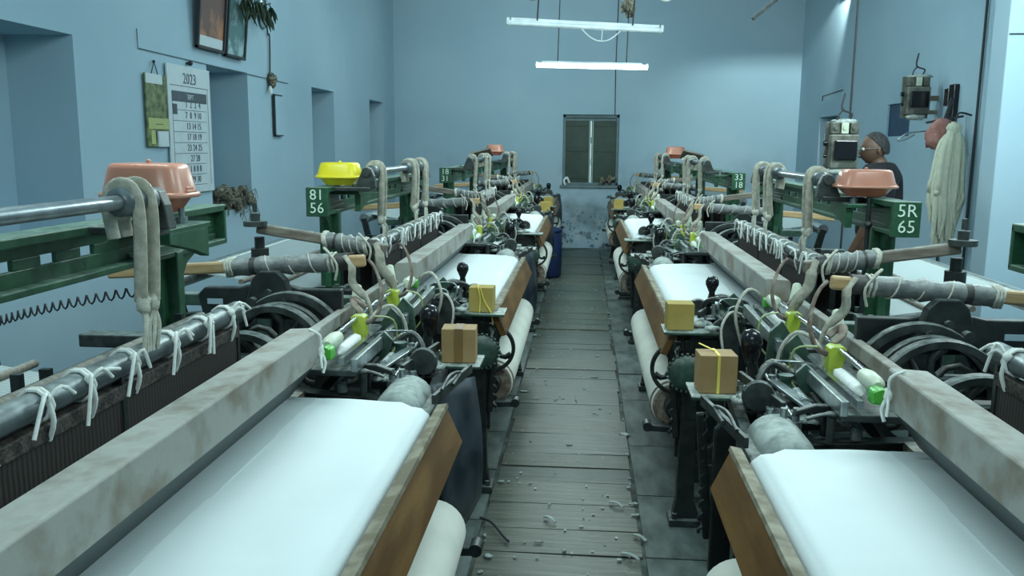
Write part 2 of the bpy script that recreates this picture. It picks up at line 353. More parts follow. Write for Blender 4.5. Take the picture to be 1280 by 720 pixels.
# aisle planks and the stone slabs beside them
y = 2.3; k = 0; meshes = []
for i in range(6):
    bb = B(); bb.box((-.345, -.5, -.03), (.345, .5, 0)); meshes.append(bb.mesh('plank', M['plank2' if i in (1, 4) else 'plank']))
while y < 14.2:
    d = random.choice((.2, .26, .30, .34, .24, .28, .31))
    o = link('plank', meshes[random.randrange(6)], fl, (-.068+random.uniform(-.012, .012), y+d/2, random.uniform(-.006, .003)))
    o.scale = (random.uniform(.985, 1.02), d-.006, 1); o.rotation_euler = (random.uniform(-.010, .010), random.uniform(-.006, .006), random.uniform(-.012, .012)); y += d
struct(obj('threshold_slab', B().box((-.6, 14.2, -.03), (.6, 14.6, .002)), 'stone', fl))
sl = [B().box((-.5, -.5, -.03), (.5, .5, 0)).mesh('slab', M['stone']) for i in range(1)]
for side, xa in ((-1, -.425), (1, .29)):
    y = -2.4
    while y < 14.5:
        d = random.uniform(.55, .95); wd = .34
        o = link('slab', sl[0], fl, (xa+side*wd/2, y+d/2, random.uniform(-.006, .001))); o.scale = (wd-.012, d-.012, 1)
        o.rotation_euler = (random.uniform(-.006, .006), random.uniform(-.01, .01), 0)
        wd2 = 2.42 if side < 0 else 2.8
        if random.random() < 2:
            o = link('slab', sl[0], fl, (xa+side*(wd+wd2/2), y+d/2, random.uniform(-.006, .001))); o.scale = (wd2-.012, d-.012, 1)
        y += d
b = B()
for i in range(26):
    x = random.choice((random.uniform(-.38, .28), random.uniform(.2, .30), random.uniform(-.42, -.34))); yy = random.uniform(3.3, 9)
    b.blob((x, yy, .006), (random.uniform(.008, .03), random.uniform(.006, .02), .005), 6, 4, .4)
for (x, yy, l) in ((-.12, 3.75, .05), (.19, 3.95, .06), (.28, 3.6, .05), (.23, 3.42, .07)):
    b.tube(smooth_pts([(x-l/2, yy+.02, .01), (x, yy-.01, .02), (x+l/2, yy-.03, .008)]), .010, 6, flat=.5)
for i in range(260):
    x = random.uniform(-.40, .29); yy = random.uniform(2.6, 11); r_ = random.uniform(.002, .007)
    b.box((x-r_, yy-r_*random.uniform(.4, 2), 0), (x+r_*random.uniform(.5, 2), yy+r_, .004))
stuff(tag(obj('floor_lint', b, 'lint'), 'scraps of white cotton lint scattered on the aisle planks', 'lint'))
# scabbed paint at the foot of the back wall
b = B()
for i in range(46):
    x = random.uniform(-.42, .62); z = abs(random.gauss(0, .28))+.03
    if z > .9: continue
    r_ = random.uniform(.01, .045)*(1-z*.5); n = 7
    b.prism([(x+r_*math.cos(2*math.pi*j/n)*random.uniform(.5, 1.3), z+r_*math.sin(2*math.pi*j/n)*random.uniform(.5, 1.2)) for j in range(n)], 'y', YB-.003, YB+.01)
struct(obj('trim_1', b, 'dust'))
# back window
wn = struct(obj('window_1', B().box((wx0, YB+.05, wz1-.05), (wx1, YB+.11, wz1)).box((wx0, YB+.05, wz0), (wx1, YB+.11, wz0+.04)).box((wx0, YB+.05, wz0), (wx0+.045, YB+.11, wz1)).box((wx1-.045, YB+.05, wz0), (wx1, YB+.11, wz1)), 'frameg', bevel=.004))
for a, c in ((wx0+.045, .075), (.145, wx1-.045)):
    s_ = obj('shutter', B().box((a, YB+.08, wz0+.04), (c, YB+.105, wz1-.1)), 'shutter', wn, bevel=.003)
    mb = B()
    for z in (wz0+.1, (wz0+wz1)/2-.03, wz1-.19): mb.box((a+.02, YB+.068, z), (c-.02, YB+.08, z+.05))
    obj('shutter_rail', mb, 'shutter', s_, bevel=.003)
obj('mullion', B().box((.075, YB+.07, wz0+.04), (.092, YB+.10, wz1-.1)).box((.128, YB+.07, wz0+.04), (.145, YB+.10, wz1-.1)).cyl((.1, YB+.06, 1.4), (.1, YB+.06, 1.5), .008, 6).cyl((.11, YB+.06, 1.75), (.11, YB+.06, 1.85), .008, 6), 'pmull', wn)
obj('daylight_gap', B().box((.100, YB+.1, wz0+.04), (.114, YB+.106, wz1-.1)), 'day', wn)
obj('head_rail', B().box((wx0+.05, YB+.09, wz1-.1), (wx1-.05, YB+.106, wz1-.05)), 'frameg', wn)
obj('sill', B().box((wx0-.04, YB-.03, wz0-.05), (wx1+.04, YB+.05, wz0)), 'frameg', wn, bevel=.01)
b = B()
for i in range(12): b.blob((random.uniform(.27, .52), YB+.02, wz0+random.uniform(.02, .13)), random.uniform(.03, .06), 7, 5, .3)
tag(obj('waste_heap', b, 'junk'), 'heap of fibre waste in the right corner of the far window sill', 'waste')
b = B()
b.tube(smooth_pts([(-.31, YB+.02, wz0), (-.33, YB+.02, wz0+.07), (-.28, YB+.02, wz0+.12), (-.24, YB+.02, wz0+.03)]), .02, 6)
tag(obj('white_rag', b, 'white'), 'small white rag in the left corner of the far window sill', 'rag')
# ceiling stains stay off; wires on back wall
tag(obj('wall_cable', B().tube([(.49, YB-.01, 2.22), (.48, YB-.01, 2.9), (.5, YB-.01, 4.2)], .007, 6), 'wire'), 'thin grey cable running up the far wall above the window', 'cable')
# left wall things ------------------------------------------------
def wally(o): return o
b = B().tube([(XL+.008, 6.12, 2.50), (XL+.008, 6.12, 2.365), (XL+.008, 9.3, 2.34)], .0035, 5)
tag(obj('string_line', b, 'gstring'), 'dark string line tacked along the left wall above the calendar', 'string')
cl = empty('wall_calendar', (XL+.02, 6.9, 1.3), 'large white 2023 wall calendar hanging on the left wall', 'calendar')
obj('sheet', B().box((-.006, -.40, 0), (.006, .36, 1.0)), 'paper', cl)
obj('nail', B().cyl((-.02, 0, 1.03), (.02, 0, 1.03), .012, 8).blob((.012, 0, 1.03), .02), 'wire', cl)
def WM(y, z): return Matrix.Translation((.008, y, z)) @ Matrix(((0, 0, 1, 0), (1, 0, 0, 0), (0, 1, 0, 0), (0, 0, 0, 1)))
text_obj('year_print', '2023', .12, 'ink', cl, WM(-.02, .90))
b = B().box((.006, -.34, .72), (.008, .28, .80)).box((.006, -.34, .62), (.008, -.26, .70))
for i in range(9): b.box((.006, -.34, .06+i*.085), (.0075, .26 if i > 2 else .22, .064+i*.085))
b.box((.006, -.34, .06), (.0075, -.336, .80)); b.box((.006, .30, .06), (.0075, .304, .84)); b.box((.006, -.36, .84), (.0075, .32, .845))
obj('grid_print', b, 'ink', cl)
tx = [('1  2  3  4', 8), ('7  8  9 10', 7), ('13 14 15', 6), ('17 18 19', 5), ('23 24 25', 4), ('27 28', 3), ('1 8 8 8', 2), ('29 30', 1)]
for s_, i in tx: text_obj('date_print', s_, .075, 'ink', cl, WM(.02, .02+i*.085-.0))
text_obj('month_print', 'SEPT', .055, 'paper', cl, WM(-.02, .76), .002)
ps = empty('hanging_poster', (XL+.02, 6.32, 1.67), 'narrow green and yellow picture card left of the calendar', 'poster')
obj('card', B().box((-.005, -.16, 0), (.005, .17, .53)), 'poster', ps)
obj('yellow_panel', B().box((.005, -.14, .13), (.007, .17, .21)), 'postery', ps)
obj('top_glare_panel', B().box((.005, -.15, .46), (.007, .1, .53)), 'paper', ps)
text_obj('panel_print', '-------', .05, 'ink', ps, WM(.02, .17))
obj('date_pad', B().box((.005, -.02, 0), (.016, .14, .115)), 'paper', ps)
obj('side_slip', B().box((.005, -.11, .02), (.008, -.05, .12)), 'postery', ps)
obj('hanger', B().tube([(0, -.05, .53), (0, 0, .62), (0, .05, .53)], .004, 5).blob((0, 0, .62), .012), 'wire', ps)
def picture(y0, y1, z0, z1, m, label, name='framed_picture'):
    r = empty(name, (XL+.02, (y0+y1)/2, z0), label, 'picture'); h = (y1-y0)/2; H_ = z1-z0; th = .025
    r.rotation_euler = (0, R(6), 0)
    obj('frame', B().box((0, -h, 0), (.03, -h+th, H_)).box((0, h-th, 0), (.03, h, H_)).box((0, -h, 0), (.03, h, th)).box((0, -h, H_-th), (.03, h, H_)), 'wire', r, bevel=.004)
    obj('print', B().box((0, -h+th, th), (.012, h-th, H_-th)), m, r); return r
p1 = picture(7.02, 7.56, 2.47, 3.25, 'photo1', 'dark framed picture with orange print high on the left wall')
obj('lower_border', B().box((.012, -.24, .03), (.014, .24, .11)), 'paper', p1)
p2 = picture(7.59, 8.03, 2.46, 3.15, 'photo2', 'framed glass picture, greenish print with pale glare coloured in, right of the orange one')
gl = empty('leaf_garland', (XL+.13, 8.2, 2.92), 'dark dried leaf garland drooping over the framed pictures', 'garland')
b = B()
for i in range(60):
    p = Vector((random.uniform(-.02, .06), random.uniform(-.45, .28), random.uniform(-.02, .1))); d = Vector((random.uniform(-.02, .04), random.uniform(-.07, .1), -random.uniform(.06, .18)))
    b.tube([p, p+d*.5, p+d], [.006, .018, .002], 5, flat=.3)
stuff(obj('leaves', b, 'leaf', gl)); obj('cord', B().tube(smooth_pts([(0, -.5, .15), (0, -.1, .05), (0, .3, .12)]), .008, 6), 'wire', gl)
tag(obj('oval_mirror', B().lathe([(.12, 0), (.13, .012), (.115, .022), (.0, .022)], (XL, 8.6, 2.98), (1, 0, 0), 22, 1, 1.3), 'photo2'), 'small oval mirror at the top of the left wall, right of the garland', 'mirror')
cb = empty('wall_cable', (XL+.02, 8.7, 2.34), 'twisted cable with a bulb holder dangling on the left wall', 'cable')
obj('cord', B().tube(smooth_pts([(0, .12, 1.9), (0, .04, .95), (0, -.03, .75), (0, .0, .45), (0, .05, .42), (0, .02, .0)]), .008, 6), 'wire', cb)
b = B().blob((.02, .02, -.0), (.05, .05, .07), 8, 6, .3).blob((.03, 0, -.06), (.03, .05, .03), 8, 6, .3)
obj('knot', b, 'junk', cb); obj('bulb', B().lathe([(.008, 0), (.018, -.03), (.022, -.06), (.005, -.085)], (.03, -.06, -.07)), 'white', cb)
nb = empty('clip_board', (XL+.015, 8.93, 1.79), 'thin pale board hung upright on the left wall under the dangling cable', 'board')
obj('panel', B().box((0, -.12, 0), (.012, .14, .40)), 'wallm', nb); obj('edge_strip', B().box((0, -.14, -.01), (.02, -.12, .41)).box((0, -.14, .4), (.02, .1, .41)).box((0, -.14, -.012), (.02, .1, 0)), 'wire', nb)
# niche contents
b = B(); rn = random.Random(3)
for i in range(38): b.blob((XL-.14+rn.uniform(-.10, .16), 7.92+rn.uniform(-.26, .18), 1.14+rn.uniform(0, .13)), rn.uniform(.025, .06), 7, 5, .4, rn)
for i in range(60):
    p = Vector((XL-.02+rn.uniform(-.1, .08), 7.9+rn.uniform(-.4, .25), 1.16+rn.uniform(-.12, .1)))
    b.tube(smooth_pts([p, p+Vector((.03, rn.uniform(-.06, .06), .03)), p+Vector((.05, rn.uniform(-.1, .1), -.07))], 2), .003, 4)
tag(stuff(obj('waste_heap', b, 'junk')), 'tangled heap of brown fibre waste on the sill of the niche by the calendar', 'waste')
bt = empty('green_bottle', (XL-.16, 7.50, 1.10), 'tall green bottle standing in the niche right of the calendar', 'bottle')
obj('body', B().lathe([(.04, 0), (.045, .02), (.045, .3), (.02, .38), (.018, .45)], (0, 0, 0)), 'dgreen', bt); obj('cap', B().cyl((0, 0, .45), (0, 0, .48), .022), 'postery', bt)
# right wall things -----------------------------------------------
struct(obj('window_2', B().box((XR+.02, 9.7, 1.84), (XR+.06, 10.4, 2.2)), mat('dark_blue_opening', (.012, .04, .09), None, .5)))
b = B()
for i in range(5): b.cbox((XR+.06, 12.75+.06*i, 1.42+.1*i), (.012, .5, .13), (R(rn.uniform(-8, 8)), 0, 0))
tag(stuff(obj('paper_sheets', b, 'paper')), 'loose pale paper sheets stacked in the far right wall niche', 'paper')
b = B().tube([(XR-.01, 13.2, 2.45), (XR-.01, 12.2, 2.48)], .006, 5).tube([(XR-.01, 13.2, 2.45), (XR-.01, 13.2, 2.38)], .006, 5)
tag(obj('string_line', b, 'wire'), 'short dark wire pinned on the right wall above the far niche', 'string')
def switchgear(loc, sc, label, rot=0, seed=1):
    r = empty('switch_box', loc, label, 'switchgear'); r.scale = (sc,)*3; r.rotation_euler = (0, 0, rot); rn = random.Random(seed)
    obj('back_plate', B().box((-.13, .0, -.2), (.13, .02, .2)), 'beige', r, bevel=.004)
    obj('casing', B().box((-.11, -.10, -.17), (.11, 0, .10)), 'beige', r, bevel=.012)
    obj('dark_cover', B().box((-.085, -.125, -.10), (.09, -.10, .055)), 'blackp', r, bevel=.01)
    for i, x in enumerate((-.075, -.005, .065)): obj('fuse_holder', B().box((x-.028, -.09, .105), (x+.028, 0, .19)).cyl((x, -.1, .15), (x, -.09, .15), .018, 10), 'pale' if i == 1 else 'beige', r, bevel=.006)
    obj('side_knob', B().cyl((-.13, -.05, .03), (-.155, -.05, .03), .022, 10).cyl((-.13, -.05, -.07), (-.15, -.05, -.07), .014, 10), 'blackp', r)
    obj('lead', B().tube(smooth_pts([(.02, -.03, .19), (.05, -.05, .26), (-.02, -.02, .3), (0, 0, .42)]), .008, 6).tube(smooth_pts([(-.06, -.04, .19), (-.05, -.04, .25), (.0, 0, .3)]), .006, 6), 'wire', r)
    stuff(obj('lint_coat', B().blob((.0, -.03, .2), (.12, .05, .02), 10, 5, .3, rn).blob((-.02, -.06, -.19), (.1, .05, .03), 10, 5, .3, rn), 'lint', r))
    return r
sg = switchgear((1.885, 6.62, 1.71), .92, 'dusty beige switch box on a ceiling conduit in front of the man')
obj('conduit', B().cyl((.06, .035, -1.855), (.06, .035, 2.7), .009, 8), 'wire', sg)
sg2 = switchgear((3.22, 8.95, 2.2), 1.0, 'lint covered starter box jutting from the right wall above the yarn hank', 0, 5)
obj('bracket_arm', B().box((-.05, .02, -.03), (.27, .05, .02)).box((-.05, .02, -.16), (.27, .05, -.12)), 'greywood', sg2)
b = B().box((XR-.05, 8.5, 1.96), (XR, 8.62, 2.3)).box((XR-.1, 8.5, 2.1), (XR-.05, 8.6, 2.26))
tag(obj('isolator_box', b, 'blackp', bevel=.006), 'small black isolator box on the right wall beside the starter box', 'switch')
tag(obj('conduit_pipe', B().cyl((XR-.02, 8.05, 0), (XR-.02, 8.05, H), .012, 8), 'wire'), 'thin dark conduit running up the right wall by the yarn hank', 'pipe')
tag(obj('conduit_pipe', B().cyl((XR-.02, 8.62, .6), (XR-.02, 8.62, 1.96), .012, 8), 'wire'), 'short dark cable hanging below the isolator box', 'pipe')
tag(obj('hook_wire', B().tube(smooth_pts([(3.45, 8.5, 1.90), (3.1, 8.5, 1.86), (3.0, 8.5, 1.84), (2.93, 8.5, 1.78), (3.0, 8.5, 1.79), (3.08, 8.5, 1.84)]), .008, 6), 'steel'), 'bent wire hook sticking out left of the pink bag', 'hook')
bg = empty('bundle_bag', (3.22, 8.3, 1.80), 'crumpled pink cloth bag hung from a peg over the yarn hank', 'bag')
obj('cloth', B().blob((0, 0, .05), (.12, .08, .13), 12, 8, .18, rn).blob((-.04, -.03, -.02), (.09, .07, .08), 12, 8, .2, rn), 'pink', bg)
obj('peg', B().bar((.03, 0, .12), (.10, .02, .36), .025, .025).bar((-.12, 0, .14), (.2, 0, .2), .02, .02), 'wire', bg)
hk = empty('yarn_hank', (3.27, 8.1, .72), 'long cream cotton yarn hank hanging by the right wall', 'yarn')
b = B(); rn = random.Random(11)
for i in range(46):
    x = rn.uniform(-.13, .13); yy = rn.uniform(-.06, .06); top = 1.22-abs(x)*1.1+rn.uniform(-.03, .02); bot = rn.choice((.0, .15, .3, .1))+rn.uniform(0, .12)+abs(x+.02)
    b.tube(smooth_pts([(x*.35, yy*.4, top), (x*.8, yy, top-.12), (x+rn.uniform(-.02, .02), yy, top-.5), (x*.9+rn.uniform(-.03, .03), yy, bot+.2), (x*.7+rn.uniform(-.04, .04), yy, bot)], 3), [.024*(1-.0)]*9+[.020, .018, .012, .006], 6)
stuff(obj('strands', b, 'hank', hk)); obj('loop_band', B().lathe([(.05, 0), (.07, .04), (.05, .08)], (0, 0, 1.13), (0, 0, 1), 12), 'hank', hk)
obj('hook', B().tube(smooth_pts([(0, 0, 1.2), (.03, 0, 1.3), (.14, 0, 1.28)]), .009, 6), 'wire', hk)
tag(obj('string_line', B().tube([(2.935, 6.49, 2.50), (3.45, 6.49, 2.50)], .004, 5), 'wire'), 'thin dark line running across the bright stub wall on the right', 'string')
# top of frame
tag(obj('cable_loop', B().tube([(.62+.085*math.cos(a*.349), 7.2, 2.96+.115*math.sin(a*.349)) for a in range(18)], .011, 6, True).tube([(.62, 7.2, 3.075), (.62, 7.2, H)], .006, 6), 'white'), 'white loop of cable hanging from the ceiling right of the tubes', 'cable')
fn = empty('ceiling_fan', (-.55, 9.0, 3.18), 'dark ceiling fan hub at the top edge above the unlit tube', 'fan')
obj('hub', B().lathe([(.03, .08), (.1, .05), (.12, 0), (.09, -.05), (.03, -.08)], (0, 0, .04)), 'irond', fn)
obj('down_rod', B().cyl((0, 0, .1), (0, 0, H-3.18), .015, 8), 'iron', fn)
for a in range(3):
    d = Vector((math.cos(a*2.094+.3), math.sin(a*2.094+.3), 0)); obj('blade', B().bar(d*.11+Vector((0, 0, .06)), d*.6+Vector((0, 0, .07)), .13, .008), 'irond', fn)
fn2 = tag(obj('hanging_stick', B().bar((1.66, 9.2, 2.98), (2.1, 9.2, 3.35), .05, .035).tube([(2.1, 9.2, 3.35), (2.1, 9.2, H)], .006, 6), 'irond', bevel=.004), 'dark wooden stick hanging near the ceiling above the right looms', 'stick')
bk = tag(obj('ceiling_lint', B().blob((.42, 8.9, 3.12), (.05, .04, .16), 9, 6, .4, rn).blob((.36, 8.9, 3.05), (.04, .04, .05), 8, 5, .4, rn).tube([(.42, 8.9, 3.1), (.42, 8.9, H)], .008, 6), 'junk'), 'grey lint clump clinging to the wire above the tubes', 'lint')
# blue drum
dr = empty('blue_drum', (-.43, 11.3, 0), 'dark blue plastic drum standing at the end of the left looms', 'drum')
obj('body', B().lathe([(.14, 0), (.16, .02), (.165, .3), (.16, .56), (.15, .6)], (0, 0, 0), (0, 0, 1), 24), 'blue', dr); obj('rim', B().lathe([(.15, .59), (.168, .6), (.168, .63), (.15, .64)], (0, 0, 0)), 'blue', dr)

# ------------------------------------------------------------------ the loom
UC, VC = 1.2, -.9     # the loom's local origin in (u, v)
def arc(cx, cz, r, a0, a1, n=8): return [(cx+r*math.cos(R(a0+(a1-a0)*i/n)), cz+r*math.sin(R(a0+(a1-a0)*i/n))) for i in range(n+1)]
def spoked_wheel(b, u, v, z, r, wd, rim, spokes=5, hub=.035, curved=True):
    b.lathe([(r-rim, -wd/2), (r, -wd/2), (r+.004, -wd*.3), (r+.004, wd*.3), (r, wd/2), (r-rim, wd/2), (r-rim, -wd/2)], (u, v, z), (0, 1, 0), 44, cap=False, sm=False)
    b.lathe([(hub, -wd*.6), (hub, wd*.6)], (u, v, z), (0, 1, 0), 14)
    for k in range(spokes):
        a = 2*math.pi*k/spokes+.3; pts = []
        for i in range(5):
            t = i/4; rr = hub+(r-rim-hub)*t; aa = a+(.35*math.sin(t*math.pi) if curved else 0); pts.append((u+rr*math.cos(aa), v, z+rr*math.sin(aa)))
        b.tube(pts, [.016, .013, .012, .013, .017], 6)
def make_loom(side):
    rn = random.Random(5)
    root = bpy.data.objects.new('power_loom', None); COL.objects.link(root); root.empty_display_size = .1
    def P(name, b, m, parent=None, bevel=0):
        o = obj(name, b, m, parent or root, (UC, VC, 0), (0, 0, 0), bevel, side)
        return o
    # --- side frames
    for v in (-2.0, .22):
        b = B()
        for u0, u1, z0, z1 in ((.46, .52, 0, .86), (1.95, 2.0, 0, .8)):
            b.prism([(u0-.03, 0), (u1+.05, 0), (u1+.01, .12), (u1, z1), (u0, z1), (u0-.01, .12)], 'y', v-.03, v+.03)
        b.prism([(.46, .86), (.46, .74), (.62, .70), (1.2, .66), (1.95, .66), (2.0, .74), (1.98, .86), (1.4, .92), (.7, .88)], 'y', v-.025, v+.025)
        b.prism([(.5, .2), (.5, .28), (1.97, .34), (1.97, .26)], 'y', v-.02, v+.02)
        b.bar((.52, v, .3), (1.2, v, .7), .04, .05); b.bar((1.95, v, .34), (1.25, v, .7), .04, .05)
        b.prism([(1.05, .9), (1.35, .9), (1.32, 1.0), (1.08, 1.0)], 'y', v-.03, v+.05)
        f = P('side_frame', b, 'iron', bevel=.004)
        for u in (.49, 1.98):
            P('foot', B().box((u-.07, v-.06, 0), (u+.07, v+.06, .03)).cyl((u-.045, v-.035, .03), (u-.045, v-.035, .055), .014, 6), 'irond', f)
    for (u, z, r_) in ((1.9, .4, .03), (.55, .22, .02), (1.2, .5, .025)):
        P('cross_rail', B().box((u-r_, -2.0, z-.03), (u+r_, .22, z+.03)), 'iron', bevel=.004)
    P('crank_shaft', B().cyl((1.12, -2.3, .87), (1.12, .72, .87), .022, 10).cyl((1.12, -1.6, .9), (1.12, -1.5, .9), .05, 10).cyl((1.12, -.4, .9), (1.12, -.3, .9), .05, 10), 'irond')
    P('tappet_shaft', B().cyl((1.0, -2.1, .45), (1.0, .4, .45), .025, 10), 'irond')
    for v in (-1.2, -.95, -.7, -.45): P('treadle', B().bar((.7, v, .18), (1.75, v, .25), .05, .05), 'greywood')
    # --- breast beam, front board, cloth
    P('breast_beam', B().box((.45, -2.0, .80), (.58, .22, .895)), 'irond', bevel=.01)
    fb = P('front_board', B().prism([(.405, .905), (.355, .795), (.385, .785), (.435, .900)], 'y', -2.02, .04), 'board', bevel=.003)
    P('worn_edge', B().prism([(.400, .905), (.404, .916), (.434, .911), (.437, .899)], 'y', -2.02, .043), 'edge', fb)
    b = B()
    prof = [(.455, .70), (.438, .80), (.440, .87), (.452, .905), (.475, .925), (.505, .93), (.60, .93), (.70, .931), (.805, .932)]
    for i, (u, z) in enumerate(prof): pass
    def cf(a, c):
        i = min(int(a*(len(prof)-1)), len(prof)-2); t = a*(len(prof)-1)-i
        u = prof[i][0]*(1-t)+prof[i+1][0]*t; z = prof[i][1]*(1-t)+prof[i+1][1]*t
        v = -1.9+1.9*c
        e = min(c, 1-c)*1.9
        if u < .52 and e < .07: z -= (.07-e)**2*3
        return (u, v, z+.002*math.sin(v*9+u*20)*(u > .5))
    b.grid(cf, 24, 40)
    P('woven_cloth', b, 'cloth')
    P('warp_threads', B().box((.800, -1.92, .925), (.93, -.0-.0, .9325)).prism([(.93, .925), (1.25, .93), (1.25, .934), (.93, .932)], 'y', -1.9, -.02), 'warp')
    P('cloth_roll', B().lathe([(.09, 0), (.105, .01), (.107, .4), (.105, 1.5), (.10, 1.86), (.085, 1.87)], (.44, -1.86, .52), (0, 1, 0), 32), 'roll')
    for i in range(3): P('selvedge_ring', B().lathe([(.096-i*.004, 0), (.112-.006*i, .005), (.110-.006*i, .02), (.096-i*.004, .025)], (.44, -1.87-i*.014, .52), (0, 1, 0), 28), 'roll' if i % 2 else 'leather')
    P('roll_core', B().lathe([(.045, 0), (.05, .06), (.03, .07), (.03, 2.0), (.05, 2.01), (.05, 2.05)], (.44, -1.96, .52), (0, 1, 0), 20), 'iron')
    for v in (-1.95, .06):
        P('roll_bracket', B().bar((.31, v, .435), (.52, v, .425), .05, .03).bar((.52, v, .43), (.52, v, .62), .04, .03).cyl((.315, v-.03, .44), (.315, v+.03, .44), .022, 10), 'iron', bevel=.005)
    # dusty end cover of the breast roller
    P('roller_end', B().lathe([(.05, 0), (.078, .02), (.082, .10), (.080, .24), (.06, .28), (.02, .285)], (.56, .0, .868), (0, 1, 0), 22), 'gdust')
    P('roller_end', B().lathe([(.05, 0), (.07, -.02), (.072, -.08), (.04, -.10)], (.55, -1.91, .865), (0, 1, 0), 22), 'gdust')
    # guard plate at the aisle corner
    def gp(a, c): return (.335+.05*math.sin(a*math.pi)-.03*a, .12+.40*c, .90-.60*a)
    b = B(); b.grid(lambda a, c: (.365-.030*math.sin(a*math.pi*.9)*1.0+.10*(1-c)+.04*max(0, a-.8)*5, .12+.30*c, .90-.55*a+.05*(1-c)), 10, 6); 
    if side < 0: g_ = P('guard_plate', b, mat('blue_black_guard', (.012, .02, .03), (.05, .065, .08), .4, 0, 6) if 'guard' not in M else M['guard'])
    if side < 0: g_.modifiers.new('thick', 'SOLIDIFY').thickness = .006
    P('cover_strap', B().bar((.45, .06, .92), (.38, .42, .93), .012, .03).tube(smooth_pts([(.43, .1, .94), (.42, .2, .96), (.40, .3, .945), (.41, .2, .93)]), .006, 6), 'irond')
    # --- sley
    sc_ = P('sley_cap', B().prism([(.803, 1.045), (.780, 1.055), (.780, 1.148), (.785, 1.153), (.876, 1.147), (.885, 1.135), (.885, 1.06)], 'y', -2.1, .0), 'beam', bevel=.002)
    P('cap_end', B().lathe([(.016, 0), (.02, .01), (.012, .012)], (.83, .0, 1.10), (0, 1, 0), 12), 'irond', sc_)
    P('end_knot', B().blob((.775, -.03, 1.09), (.012, .012, .018), 7, 5, .3, rn).tube(smooth_pts([(.775, -.03, 1.1), (.77, -.05, 1.14), (.80, -.06, 1.16)]), .004, 5).tube(smooth_pts([(.775, -.03, 1.09), (.765, -.02, 1.05), (.77, -.03, 1.02)]), .005, 5).tube(smooth_pts([(.775, -.03, 1.09), (.765, -.06, 1.07), (.76, -.07, 1.045)]), .004, 5), 'white', sc_)
    P('reed', B().prism([(.803, 1.046), (.835, 1.046), (.895, .934), (.885, .934)], 'y', -2.05, .03), 'reed')
    P('race_board', B().prism([(.87, .925), (1.0, .93), (1.0, .86), (.87, .86)], 'y', -2.1, .1), 'greywood')
    for v in (-1.85, 0.05): P('sley_sword', B().bar((.92, v, .88), (1.0, v, .15), .06, .04), 'iron')
    # --- shuttle boxes at either end
    for e, v0, v1 in ((1, .08, .79), (-1, -2.08, -2.75)):
        sb = P('shuttle_box', B().bar((.80, v0, .99), (.80, v1, .99), .20, .022), 'irond', bevel=.004)
        P('box_front', B().bar((.705, v0, 1.015), (.705, v1, 1.005), .022, .045), 'steel', sb, bevel=.004)
        P('box_swell', B().bar((.745, v0, 1.03), (.755, v1, 1.01), .018, .02), 'rod', sb)
        P('box_back', B().bar((.90, v0, 1.06), (.90, v1, 1.06), .035, .05), 'beam', sb, bevel=.005)
        P('spindle', B().cyl((.815, v0+e*.08, 1.07), (.80, v1, 1.09), .009, 8), 'rod', sb)
        P('buffer', B().cbox((.795, v0+e*.02, 1.05), (.044, .045, .04)).cyl((.795, v0+e*.02-.03, 1.055), (.795, v0+e*.02+.03, 1.055), .02, 8), 'lgreen', sb, bevel=.008)
        P('buffer_sleeve', B().lathe([(.012, 0), (.024, .015), (.026, .08), (.02, .12)], (.80, v0+e*.04, 1.07), (0, e, 0), 14), 'pale', sb)
        vp = v0+e*.44
        P('picker', B().prism([(.775, 1.005), (.775, 1.085), (.785, 1.092), (.818, 1.092), (.826, 1.085), (.822, 1.05), (.81, 1.0)], 'y', vp-.028, vp+.028).cyl((.80, vp-.030, 1.065), (.80, vp-.027, 1.065), .010, 10), 'lime', sb, bevel=.005)
        P('picker_loop', B().tube(smooth_pts([(.80, vp+.03, 1.09), (.83, vp+.04, 1.12), (.835, vp+.09, 1.13), (.80, vp+.09, 1.10)]), .018, 7, flat=.5), 'leather', sb)
        P('shuttle', B().tube([(.79, v0+e*.12, 1.02), (.79, v0+e*.17, 1.022), (.79, v0+e*.34, 1.022), (.79, v0+e*.40, 1.02)], [.005, .022, .022, .005], 8), 'white', sb)
        P('picker_strap', B().tube(smooth_pts([(.79, vp+.1, 1.28), (.76, vp+.1, 1.24), (.73, vp+.06, 1.16), (.745, vp+.03, 1.08), (.78, vp, 1.06)]), .017, 7, flat=.35), 'leather', sb)
        P('check_band', B().tube(smooth_pts([(.74, vp-.02, 1.09), (.68, vp+.02*e, 1.07), (.67, vp+.02*e, .98), (.70, vp-.04, .93)]), .007, 6, flat=.5), 'dlime', sb)
        P('end_plate', B().prism([(.66, .86), (.68, 1.05), (.72, 1.09), (.78, 1.0), (.80, .86)], 'y', v0+e*.60, v0+e*.62), 'dgreen', sb, bevel=.003)
    # --- picking sticks
    for v, (ua, za), (ub, zb), bolt, e in ((.66, (1.83, 1.20), (.81, 1.27), 1.18, 1), (-2.5, (1.40, 1.34), (.83, 1.26), 1.40, -1)):
        b = B(); b.bar((ua, v+.02, za), (ub, v, zb), .035, .045)
        st = P('picking_stick', b, 'tan' if e > 0 else 'greywood', bevel=.008)
        def at(t): return Vector((ua+(ub-ua)*t, v, za+(zb-za)*t))
        t0, t1 = (.50, .88) if e > 0 else (.55, .85)
        n = 14; pts = [at(t0+(t1-t0)*i/n) for i in range(n+1)]
        P('tape_wrap', B().tube(pts, [.031+.003*((i*7) % 3)+(.004 if i % 4 == 0 else 0) for i in range(n+1)], 12), 'tape', st)
        P('dark_tape', B().tube([at(t0-.01), at(t0+.09)], .034, 12).tube([at(t1), at(t1+.06)], .033, 10), 'dtape', st)
        b = B()
        for t in (t0-.02, t0-.01, t0+.0, t1-.01, t1+.005):
            c = at(t); b.tube([c+Vector((.004*math.sin(3*a), .036*math.cos(a), .036*math.sin(a))) for a in [2*math.pi*i/10 for i in range(10)]], .005, 5, True)
